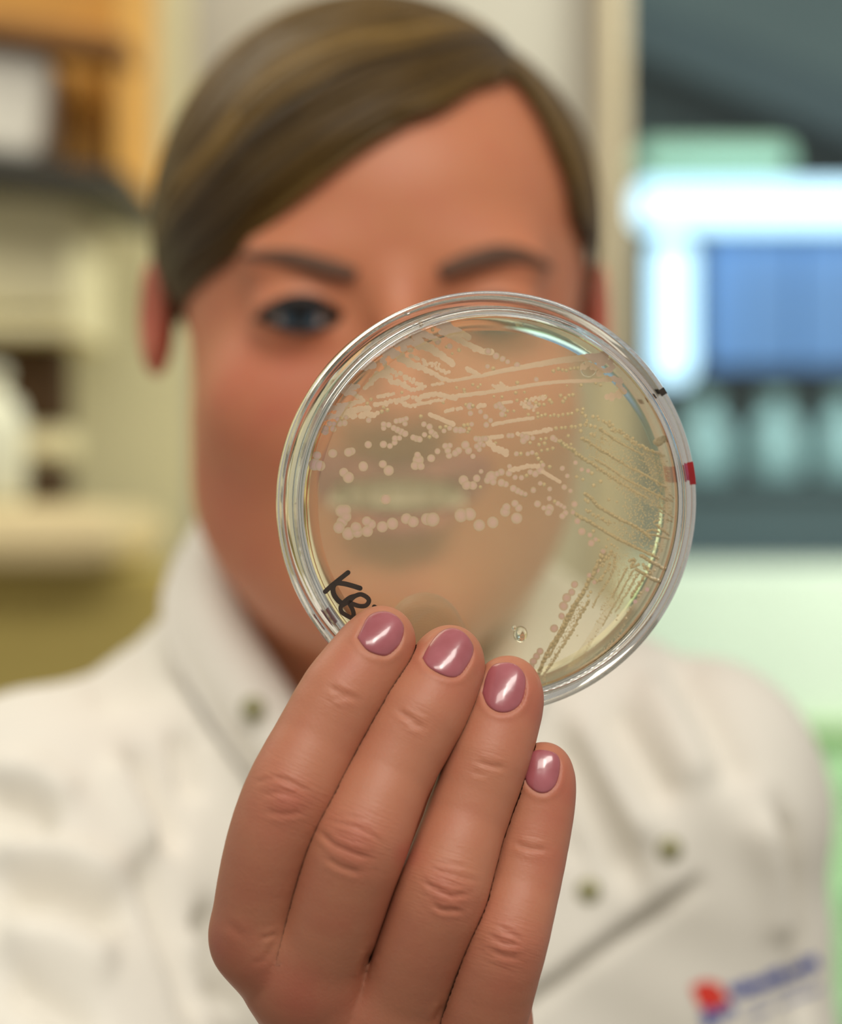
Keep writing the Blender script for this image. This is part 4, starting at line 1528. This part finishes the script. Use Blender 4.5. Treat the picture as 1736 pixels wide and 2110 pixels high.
FV, FQ = grid_surface(head_sdf, (HO[0] - .18, .86, HO[2] - .38), (HO[0] + .17, 1.2, HO[2] + .13), .0020)
fl = to_local(FV)
lips = np.zeros(len(FV))
for pts in ([(-.0265, -.0745, -.0535), (-.012, -.0845, -.0555), (0, -.086, -.056), (.012, -.0845, -.0555), (.0265, -.0745, -.0535)],
            [(-.0255, -.073, -.056), (-.012, -.081, -.0715), (0, -.0835, -.0735), (.012, -.081, -.0715), (.0255, -.073, -.056)]):
    for i in range(len(pts) - 1):
        s = sd_seg(fl, np.array(pts[i]), np.array(pts[i + 1]), .0058, .0058)
        lips = np.maximum(lips, np.clip(.5 - s / .0015, 0, 1))
fb = np.zeros(len(FV))
for (x, y, z, r, a) in [(.042, -.07, -.03, .022, .45), (-.042, -.07, -.03, .022, .45), (0, -.105, -.034, .016, .6), (.09, .01, 0, .03, 1.0), (-.09, .01, 0, .03, 1.0), (0, -.08, -.1, .02, .4),
                        (.055, -.03, -.06, .03, .4), (-.055, -.03, -.06, .03, .4)]:
    fb = np.maximum(fb, a * np.exp(-((fl - np.array([x, y, z])) ** 2).sum(1) / r ** 2))

person = empty('person', (HO[0], 1.05, -.45))
tag(person, 'smiling person in a white lab coat holding the dish up in front', 'person')
nh = len(HV)
AV = np.concatenate([HV, FV])
AQ = np.concatenate([HQ, FQ + nh])
bpy.data.meshes.remove(hand_me)
bme = np_mesh('body', AV, AQ)
z0 = np.zeros(len(FV))
set_attr(bme, 'blush', np.concatenate([blush, fb]))
set_attr(bme, 'lips', np.concatenate([np.zeros(nh), lips]))
set_attr(bme, 'along', np.concatenate([along, z0]))
set_attr(bme, 'across', np.concatenate([across, z0]))
set_attr(bme, 'wrinkle', np.concatenate([wrk, z0]))
set_attr(bme, 'print_ridge', np.concatenate([dpt * 1.25, z0]))
set_attr(bme, 'print_mask', np.concatenate([pmask, z0]))
body = link_mesh('body', bme, [M['hand_skin'], M['face_skin']], person)
fi = np.zeros(len(AQ), dtype=np.int32)
fi[(AQ >= nh).any(1)] = 1
bme.polygons.foreach_set('material_index', fi)
bme.update()

# nails on the fingers
for k, (cl, cen, ax, surf) in nail_geo.items():
    rings = [0.0, .25, .5, .72, .88, .96, 1.0, 1.0]
    lift = [.00028, .00028, .00027, .00024, .00018, .00008, -.00012, -.0006]
    V, Fc = [], []
    n = len(cl)
    for ri, (s, lf) in enumerate(zip(rings, lift)):
        pts = cen + (cl - cen) * s if s > 0 else cen[None]
        X, Y = pts[:, 0] - cen[0], pts[:, 1] - cen[1]
        U = X * ax[0] + Y * ax[1]
        Wd = -X * ax[1] + Y * ax[0]
        dep = surf(U, Wd) - lf
        for (a, b), d in zip(pts, dep):
            V.append(P(a, b, d))
    for i in range(n):
        Fc.append((0, 1 + (i + 1) % n, 1 + i))
    for ri in range(1, len(rings) - 1):
        b0, b1 = 1 + (ri - 1) * n, 1 + ri * n
        for i in range(n):
            j = (i + 1) % n
            Fc.append((b0 + i, b0 + j, b1 + j, b1 + i))
    nl = mesh_obj('fingernail', V, Fc, M['nail'], person)
    nl['label'] = 'glossy mauve polished nail of the %s finger' % ('little' if k == 'pinky' else k)

# eyes
for sx in (-1, 1):
    c = to_world(np.array([sx * .0325, -.0712, -.003]))
    lookdir = Vector(P(868, 1055, 0.001) - c).normalized()
    prof = [(0, -1)] + [(math.cos(a), math.sin(a)) for a in np.linspace(-1.4, 1.4, 17)] + [(0, 1)]
    v, f, _ = lathe(prof, 24)
    q = Vector((0, 0, 1)).rotation_difference(lookdir).to_matrix()
    R_ = .0118
    V = [Vector(c) + q @ (Vector(x) * R_) for x in v]
    eb = mesh_obj('eyeball', V, f, M['eye_white'], person)
    for nm, rr, hh, mt_ in (('iris', .0060, .0002, 'iris'), ('pupil', .0027, .0005, 'pupil')):
        prof = [(0, math.sqrt(R_ ** 2) + hh)] + [(rr * t, math.sqrt(R_ ** 2 - (rr * t) ** 2) + hh) for t in (.4, .8, 1.0)] + [(rr * 1.02, math.sqrt(R_ ** 2 - rr ** 2) - .0004)]
        v, f, _ = lathe(prof, 24)
        V = [Vector(c) + q @ Vector(x) for x in v]
        mesh_obj(nm, V, f, M[mt_], eb)
    # lashes along the upper lid
    pts = [to_world((sx * .0325 + t * .0150, -.0705 - .0142 * math.sqrt(max(1 - (t * .92) ** 2, .02)), -.0035 + .0055 * (1 - t * t) - .0006)) for t in np.linspace(-1, 1, 15)]
    V, Fc = tube(pts, [.0009 + .0017 * math.sin(math.pi * i / 14) for i in range(15)], 6)
    mesh_obj('eyelash', V, Fc, M['lash'], person)
    pts = [to_world((sx * .0325 + t * .0140, -.0705 - .0142 * math.sqrt(max(1 - (t * .92) ** 2, .02)), -.0035 - .0048 * (1 - t * t))) for t in np.linspace(-1, 1, 15)]
    V, Fc = tube(pts, [.0005 + .0008 * math.sin(math.pi * i / 14) for i in range(15)], 6)
    mesh_obj('eyelash', V, Fc, M['lash'], person)

bvh_head = BVHTree.FromPolygons([tuple(v) for v in FV], [tuple(q) for q in FQ])


def on_head(px, py, lift=0.0):
    d = Vector(P(px, py, 1.0)).normalized()
    h = bvh_head.ray_cast(Vector((0, 0, 0)), d)
    if h[0] is None:
        return None
    return h[0] + h[1] * lift


for line, rad in (([(505, 528), (560, 527), (620, 535), (680, 550), (735, 565)], [.0010, .0022, .0032, .0036, .0022]),
                  ([(905, 562), (960, 540), (1030, 524), (1085, 528), (1135, 552)], [.0024, .0036, .0034, .0024, .0010])):
    pts = catmull(line, 5)
    rr = np.interp(np.linspace(0, 1, len(pts)), np.linspace(0, 1, len(rad)), rad)
    V3 = [on_head(x, y, .0004) for x, y in pts]
    ups = [(v - Vector(to_world((0, .0, .0)))).normalized() for v in V3]
    V, Fc = tube(V3, rr, 8, flat=.35, up=ups)
    mesh_obj('eyebrow', V, Fc, M['brow'], person)

# teeth: an arch of single crowns in one row
bm = bmesh.new()
for i in range(-4, 5):
    w = .0076 if abs(i) < 2 else .0062
    t = i * .0068
    y = -.0785 + t * t * 14
    box_bm(bm, (t, y, -.0622), (w * .90, .004, .0100), Matrix.Rotation(-t * 22, 3, 'Z'))
bm.normal_update()
bmesh.ops.bevel(bm, geom=list(bm.edges), offset=.0008, segments=2, profile=.5, affect='EDGES')
for v in bm.verts:
    v.co = Vector(to_world(np.array(v.co)))
tm = bpy.data.meshes.new('teeth')
bm.to_mesh(tm)
bm.free()
teeth = link_mesh('teeth', tm, M['teeth'], person)
tag(teeth, kind='stuff')

# ------------------------------------------------------------------ hair
HAIRLINE = [(250, 660), (318, 655), (345, 610), (380, 560), (450, 505), (540, 430), (640, 350), (780, 262), (900, 215), (1000, 180), (1050, 165), (1085, 190), (1130, 275), (1180, 400), (1212, 500), (1232, 600), (1245, 680), (1330, 690)]
hlx = np.array([p[0] for p in HAIRLINE], dtype=float)
hly = np.array([p[1] for p in HAIRLINE], dtype=float)


def hair_sdf(pw):
    p = to_local(pw)
    d = sd_ell(p, (0, .010, .033), (.0780, .0965, .0795))
    d = smin(d, sd_ell(p, (-.010, -.006, .042), (.069, .078, .068)), .01)
    d = smin(d, sd_ell(p, (0, .075, -.03), (.05, .03, .06)), .03)
    x, y = proj(pw)
    cut = (y - np.interp(x, hlx, hly)) / F
    cut = np.where(p[:, 1] < .0, cut, -np.maximum(p[:, 1], 0) * .5 + np.minimum(cut, 0))
    low = -.035 - p[:, 2]
    return smax(smax(d, cut, .006), low, .01)


CV, CQ = grid_surface(hair_sdf, (HO[0] - .1, .88, HO[2] - .08), (HO[0] + .1, 1.14, HO[2] + .13), .0022)
tone = np.clip(.12 + .1 * RNG.random(len(CV)), 0, 1)
hV, hF, hT = [list(map(tuple, CV))], [list(map(tuple, CQ))], [list(tone)]
nv = len(CV)


def surf_out(q, lift):
    """push a local point out to the hair shell along the ray from the skull centre"""
    c = np.array([0, .010, .033])
    r = np.array([.0795, .099, .0815]) + lift
    v = q - c
    return c + v / np.sqrt(((v / r) ** 2).sum())


def local_from_px(px, py):
    d = P(px, py, 1.0)
    # sight line against the hair shell
    o = to_local(np.zeros(3))
    dd = d @ RZ
    c = np.array([0, .010, .033])
    r = np.array([.0795, .099, .0815])
    A_ = ((dd / r) ** 2).sum()
    B_ = 2 * ((o - c) / r * (dd / r)).sum()
    C_ = (((o - c) / r) ** 2).sum() - 1
    disc = max(B_ * B_ - 4 * A_ * C_, 0)
    t = (-B_ - math.sqrt(disc)) / (2 * A_)
    return o + dd * t


def lock(pts, w, tone_v, lift0=.001, lift1=.003):
    global nv
    c = catmull(pts, 6)
    n = len(c)
    out, ups = [], []
    for i, q in enumerate(c):
        t = i / (n - 1)
        s = surf_out(q, lift0 + (lift1 - lift0) * math.sin(math.pi * min(t * 1.1, 1)))
        out.append(to_world(s))
        u = s - np.array([0, .01, .033])
        ups.append(tuple((u / np.linalg.norm(u)) @ RZ.T))
    rad = [w * (.35 + .65 * math.sin(math.pi * (.12 + .80 * i / (n - 1)))) for i in range(n)]
    V, Fc = tube(out, rad, 6, flat=.35, up=ups)
    hV.append([tuple(v) for v in V])
    hF.append([tuple(a + nv for a in f) for f in Fc])
    hT.append([min(max(tone_v - .42 * max(0, (i // 6) / (n - 1) - .40), 0), 1) for i in range(len(V))])  # shade towards the lower ends is put into the lock's tone
    nv += len(V)


# fringe: from the parting at the right, swept across the brow to the left temple
part_f, part_b = local_from_px(1048, 130), np.array([.020, .06, .108])
FR = [(1045, 150), (900, 205), (760, 268), (620, 365), (480, 485), (375, 575), (338, 650)]
FO = [(1000, 20), (850, -10), (690, 15), (530, 90), (400, 230), (322, 400), (305, 560)]
for i in range(230):
    s = random.random() ** .9
    k = min(max(s, 0), 1)
    pts = []
    for j in range(len(FR)):
        a, b = FR[j], FO[j]
        jx, jy = random.gauss(0, 9), random.gauss(0, 9)
        pts.append(local_from_px(a[0] + (b[0] - a[0]) * k + jx, a[1] + (b[1] - a[1]) * k + jy))
    pts[0] = part_f * (1 - k * .55) + part_b * k * .55 + RNG.normal(0, .0015, 3)
    band = .5 + .28 * math.sin(s * 13 + .7) + .24 * math.sin(s * 41 + 1.3)
    tn = -.06 + .62 * band * (.6 + .4 * random.random()) + random.gauss(0, .06) + (.22 if s > .6 else 0) - (.12 if s < .25 else 0)
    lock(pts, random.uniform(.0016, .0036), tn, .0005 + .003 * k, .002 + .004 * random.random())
for i in range(24):                          # loose strands over the temple
    off = random.uniform(0, 60)
    pts = [local_from_px(x + random.gauss(0, 6), y + off * (j / 6) * 1.0 + random.gauss(0, 5)) for j, (x, y) in enumerate(FR)]
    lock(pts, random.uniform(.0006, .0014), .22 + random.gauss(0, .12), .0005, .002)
# other side of the parting, short way down behind the right ear
RF = [(1052, 150), (1105, 215), (1160, 320), (1200, 440), (1228, 560), (1240, 650)]
RO = [(1040, 95), (1110, 130), (1180, 240), (1228, 370), (1255, 500), (1262, 620)]
for i in range(90):
    k = random.random()
    pts = [local_from_px(a[0] + (b[0] - a[0]) * k + random.gauss(0, 5), a[1] + (b[1] - a[1]) * k + random.gauss(0, 5)) for a, b in zip(RF, RO)]
    pts[0] = part_f * (1 - k * .4) + part_b * k * .4 + RNG.normal(0, .0015, 3)
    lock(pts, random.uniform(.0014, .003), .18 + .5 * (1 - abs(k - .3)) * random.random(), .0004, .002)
# back of the head
for i in range(80):
    a = random.uniform(-1, 1)
    pts = [part_b + np.array([a * .03, random.uniform(-.05, .02), 0]), np.array([a * .08, .05, .09]), np.array([a * .085, .085, .03]), np.array([a * .04, .10, -.03])]
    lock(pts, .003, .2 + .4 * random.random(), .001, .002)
allV = [v for a in hV for v in a]
allF = [f for a in hF for f in a]
allT = [t for a in hT for t in a]
hm = bpy.data.meshes.new('hair')
hm.from_pydata(allV, [], allF)
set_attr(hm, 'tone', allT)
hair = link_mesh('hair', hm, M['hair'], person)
hair['label'] = 'dark blonde hair parted at the side and swept across the brow'
tag(hair, kind='stuff')

# ------------------------------------------------------------------ lab coat
NB = to_world(np.array([-.004, .05, -.17]))          # base of the neck
SL = P(95, 1800, 1.00)                               # right shoulder of the wearer (left in the picture)
SRr = P(1415, 1650, 1.03)
V_L = [(600, 1000), (440, 1060), (462, 1170), (530, 1300), (612, 1430), (690, 1560), (745, 1680)]
V_R = [(745, 1680), (860, 1540), (985, 1390), (1040, 1290), (1065, 1215), (1075, 1100), (1000, 1000)]


def coat_sdf(p):
    d = sd_ell(p, P(800, 2380, 1.10), (.158, .108, .26))
    d = smin(d, sd_seg(p, P(520, 1600, 1.06), SL, .056, .062), .03)
    d = smin(d, sd_seg(p, P(1020, 1560, 1.06), SRr, .056, .050), .03)
    d = smin(d, sd_seg(p, SRr, P(1490, 2500, 1.06), .050, .048), .018)
    d = smin(d, sd_seg(p, SL, EL + np.array([0, .0, 0]), .062, .052), .018)
    d = smin(d, sd_seg(p, EL, WR + (EL - WR) * .16, .050, .036), .02)
    # front panel lies over the chest
    d = smin(d, sd_ell(p, P(800, 1900, 1.05), (.125, .075, .13)), .04)
    # neck opening and V
    x, y = proj(p)
    vl = np.array(V_L + V_R)
    dist, _ = poly_dist(x, y, [tuple(a) for a in vl])
    ins = in_poly(x, y, vl)
    cut = np.where(ins, -dist, dist) / F
    cut = np.where(p[:, 1] < 1.06, cut, .2)
    d = smax(d, -cut, .004)
    neck = sd_seg(p, NB + np.array([0, -.02, .10]), NB + np.array([0, .005, -.03]), .062, .060)
    d = smax(d, -neck, .004)
    wrist = sd_seg(p, WR + (EL - WR) * -.1, WR + (EL - WR) * .35, .031, .033)
    return smax(d, -wrist, .003)


KV, KQ = grid_surface(coat_sdf, (-.27, .60, -.42), (.21, 1.22, .0), .0030)
KN_ = vert_normals(KV, KQ)
kx, ky = proj(KV)
kvis = KN_[:, 1] < .35
kd = np.zeros(len(KV))
# folds: polyline, depth (mm, negative = valley), half width px
FOLD = [([(-40, 1640), (60, 1665), (110, 1720)], -7, 38), ([(-40, 1600), (60, 1600), (160, 1660)], 4, 40), ([(-20, 1830), (110, 1830), (200, 1865), (285, 1905)], -9, 34),
        ([(-20, 1770), (120, 1770), (260, 1830)], 5, 40), ([(0, 2010), (100, 2060), (200, 2130)], -6, 36), ([(0, 1930), (120, 1950), (240, 2010)], 5, 46),
        ([(275, 1530), (310, 1600), (345, 1680), (365, 1760)], -6, 24), ([(230, 1560), (270, 1660), (320, 1760)], 4, 30), ([(370, 1500), (385, 1570), (400, 1650)], -5, 24),
        ([(290, 1750), (350, 1870), (400, 1990), (430, 2110)], -9, 30), ([(425, 1860), (450, 1960), (480, 2110)], -9, 22),
        ([(400, 1900), (425, 2000), (450, 2110)], 4, 18), ([(260, 1360), (320, 1340), (420, 1400)], -3, 30), ([(180, 1440), (260, 1400), (360, 1400)], -2.5, 36), ([(420, 1330), (440, 1420), (470, 1520)], -3, 22),
        ([(1370, 1330), (1440, 1440), (1500, 1560), (1540, 1640)], -5, 40), ([(1330, 1380), (1400, 1500), (1470, 1620)], 4, 44), ([(1250, 1440), (1310, 1540), (1390, 1670)], -5, 34),
        ([(1140, 1480), (1220, 1640), (1310, 1840)], -6, 30), ([(1180, 1470), (1270, 1620), (1360, 1740)], 4, 34),
        ([(1596, 1640), (1622, 1710), (1640, 1810), (1652, 1950), (1660, 2120)], -6, 18), ([(1560, 1660), (1600, 1800), (1620, 1950)], 4, 40), ([(1110, 1560), (1160, 1700), (1200, 1800)], -3, 26)]
for line, dep, w in FOLD:
    d, t = poly_dist(kx, ky, line)
    kd += np.where(kvis, dep * .0016 * np.clip(np.minimum(t, 1 - t) * 5 + .15, 0, 1) * np.exp(-(d / w) ** 2), 0)
# overlapping front panel: a step down along its lower edge
EDGE = [(1000, 2110), (1100, 2040), (1200, 1965), (1310, 1890), (1430, 1808)]
d, t = poly_dist(kx, ky, EDGE)
side = np.zeros(len(KV))
ey_ = np.interp(kx, [p[0] for p in EDGE], [p[1] for p in EDGE])
above = (ey_ - ky) * .8
stp = 1 / (1 + np.exp(-above / 6))
kd += np.where(kvis & (kx > 900) & (kx < 1450), .006 * stp * np.exp(-np.maximum(above, 0) / 120) * np.clip((1450 - kx) / 60, 0, 1), 0)
kd += np.where(kvis & (kx > 900), -.006 * np.exp(-((above + 14) / 16) ** 2) * np.clip((1460 - kx) / 60, 0, 1), 0)
kd += .0010 * np.sin(KV[:, 0] * 90 + KV[:, 2] * 60) * np.sin(KV[:, 2] * 80 - KV[:, 1] * 50)
KV = KV + KN_ * kd[:, None]
kme = np_mesh('lab_coat', KV, KQ)
coat = link_mesh('lab_coat', kme, M['coat'], person)
coat['label'] = 'white cotton lab coat with snaps and a small blue and red print'
bvh_coat = BVHTree.FromPolygons([tuple(v) for v in KV], [tuple(q) for q in KQ])


def on_coat(px, py, lift=.0005):
    d = Vector(P(px, py, 1.0)).normalized()
    h = bvh_coat.ray_cast(Vector((0, 0, 0)), d)
    if h[0] is None:
        q = P(px, py, 1.0)
        return Vector(q), Vector((0, -1, 0))
    return h[0] + h[1] * lift, h[1]


# collar: a standing band of cloth round the neck that opens into the two front edges
def collar(side):
    rows = []
    if side < 0:
        inner = [(450, 1062, 1.015), (462, 1165, 1.0), (520, 1290, .985), (600, 1420, .975), (680, 1560, .968), (742, 1690, .965)]
        outer = [(420, 1045, 1.04), (345, 1180, 1.025), (335, 1290, 1.005), (400, 1430, .985), (500, 1580, .975), (640, 1730, .968)]
    else:
        inner = [(1072, 1150, 1.03), (1064, 1215, 1.01), (1030, 1300, .995), (980, 1400, .98), (860, 1545, .97), (745, 1690, .965)]
        outer = [(1100, 1150, 1.05), (1150, 1235, 1.03), (1150, 1330, 1.01), (1120, 1440, .99), (1010, 1590, .975), (850, 1730, .968)]
    ci = catmull([P(*q) for q in inner], 5)
    co_ = catmull([P(*q) for q in outer], 5)
    V, Fc = [], []
    n = len(ci)
    nw = 8
    for i in range(n):
        for j in range(nw + 1):
            t = j / nw
            p = ci[i] * (1 - t) + co_[i] * t
            p = p + np.array([0, -.010 * math.sin(math.pi * t), 0])
            V.append(p)
    m = len(V)
    V += [v + np.array([0, .003, -.0005]) for v in V]
    for i in range(n - 1):
        for j in range(nw):
            a = i * (nw + 1) + j
            q = (a, a + 1, a + nw + 2, a + nw + 1)
            Fc.append(q)
            Fc.append(tuple(x + m for x in q[::-1]))
    for i in range(n - 1):
        for j in (0, nw):
            a = i * (nw + 1) + j
            b = a + nw + 1
            Fc.append((a, b, b + m, a + m))
    o = mesh_obj('collar', V, Fc, M['coat'], coat)
    return o


collar(-1)
collar(1)
# back of the collar
pts = [NB + np.array([.070 * math.cos(a), .012 + .058 * math.sin(a), .055]) for a in np.linspace(-.5, math.pi + .5, 28)]
V = []
for p in pts:
    for z, o_ in ((.0, 1.0), (-.03, 1.04), (-.07, 1.12)):
        V.append(NB + (p - NB) * np.array([o_, o_, 1]) + np.array([0, 0, z]))
m = len(V)
V += [v + (NB + np.array([0, .012, 0]) - v) * np.array([.05, .05, 0]) for v in V]
Fc = []
for i in range(27):
    for j in range(2):
        a = i * 3 + j
        Fc.append((a, a + 1, a + 4, a + 3))
        Fc.append((a + m, a + 3 + m, a + 4 + m, a + 1 + m))
    Fc.append((i * 3, i * 3 + 3, i * 3 + 3 + m, i * 3 + m))
mesh_obj('collar', V, Fc, M['coat'], coat)

for (x, y) in ((522, 1460), (1381, 1750), (1214, 1836)):
    p, n_ = on_coat(x, y, .0)
    if x < 600:
        p = Vector(P(x, y, .963))
        n_ = Vector((0, -1, .1)).normalized()
    q = Vector((0, 0, 1)).rotation_difference(n_).to_matrix()
    v, f, _ = lathe([(0, .0024), (.0018, .0022), (.0025, .0015), (.0036, .0013), (.0043, .0006), (.0043, -.0005), (0, -.0005)], 20)
    mesh_obj('snap_button', [p + q @ Vector(a) for a in v], f, M['snap'], coat)


# printed emblem and lettering on the breast (too blurred in the photograph to read)
def patch(name, poly, mat, lift=.0008, sub=3):
    pts = catmull([np.array(p) for p in poly + [poly[0]]], sub)[:-1]
    cen = pts.mean(0)
    V = [on_coat(*cen, lift)[0]] + [on_coat(*(cen + (p - cen) * .5), lift)[0] for p in pts] + [on_coat(*p, lift)[0] for p in pts]
    n = len(pts)
    Fc = [(0, 1 + k, 1 + (k + 1) % n) for k in range(n)] + [(1 + k, 1 + n + k, 1 + n + (k + 1) % n, 1 + (k + 1) % n) for k in range(n)]
    return mesh_obj(name, V, Fc, mat, coat)


emb = [[(1424, 2032), (1448, 2020), (1476, 2024), (1490, 2040), (1470, 2056), (1440, 2058)], [(1436, 2050), (1466, 2052), (1486, 2044), (1502, 2056), (1484, 2074), (1450, 2080)],
       [(1428, 2040), (1446, 2052), (1452, 2078), (1438, 2066)]]
for q in emb:
    patch('emblem_petal', q, M['print_red'])
for q in [[(1446, 2080), (1462, 2076), (1476, 2090), (1472, 2112), (1456, 2120), (1448, 2100)], [(1480, 2082), (1506, 2066), (1514, 2084), (1500, 2094), (1482, 2096)],
          [(1500, 2026), (1512, 2034), (1512, 2052), (1502, 2044)]]:
    patch('emblem_leaf', q, M['print_blue'])


def lettering(x0, y0, x1, y1, h, mat, n):
    L = math.hypot(x1 - x0, y1 - y0)
    ux, uy = (x1 - x0) / L, (y1 - y0) / L
    vx, vy = -uy, ux
    V, Fc = [], []
    s = 0
    step = L / n
    for i in range(n):
        if random.random() < .12:
            continue
        w = step * random.uniform(.74, .9)
        hh = h * random.choice((1, .75, .75, 1, .85))
        a = i * step
        q = []
        for du, dv in ((0, h), (w, h), (w, h - hh), (0, h - hh)):
            q.append(on_coat(x0 + ux * (a + du) + vx * (dv - h / 2), y0 + uy * (a + du) + vy * (dv - h / 2), .0008)[0])
        b = len(V)
        V += q
        Fc.append((b, b + 1, b + 2, b + 3))
    o = mesh_obj('print_lettering', V, Fc, mat, coat, False)
    tag(o, kind='stuff')


lettering(1512, 2042, 1684, 1978, 27, M['print_blue'], 13)
lettering(1524, 2070, 1684, 2008, 9, M['print_pale'], 20)
lettering(1536, 2098, 1690, 2034, 11, M['print_pale'], 18)
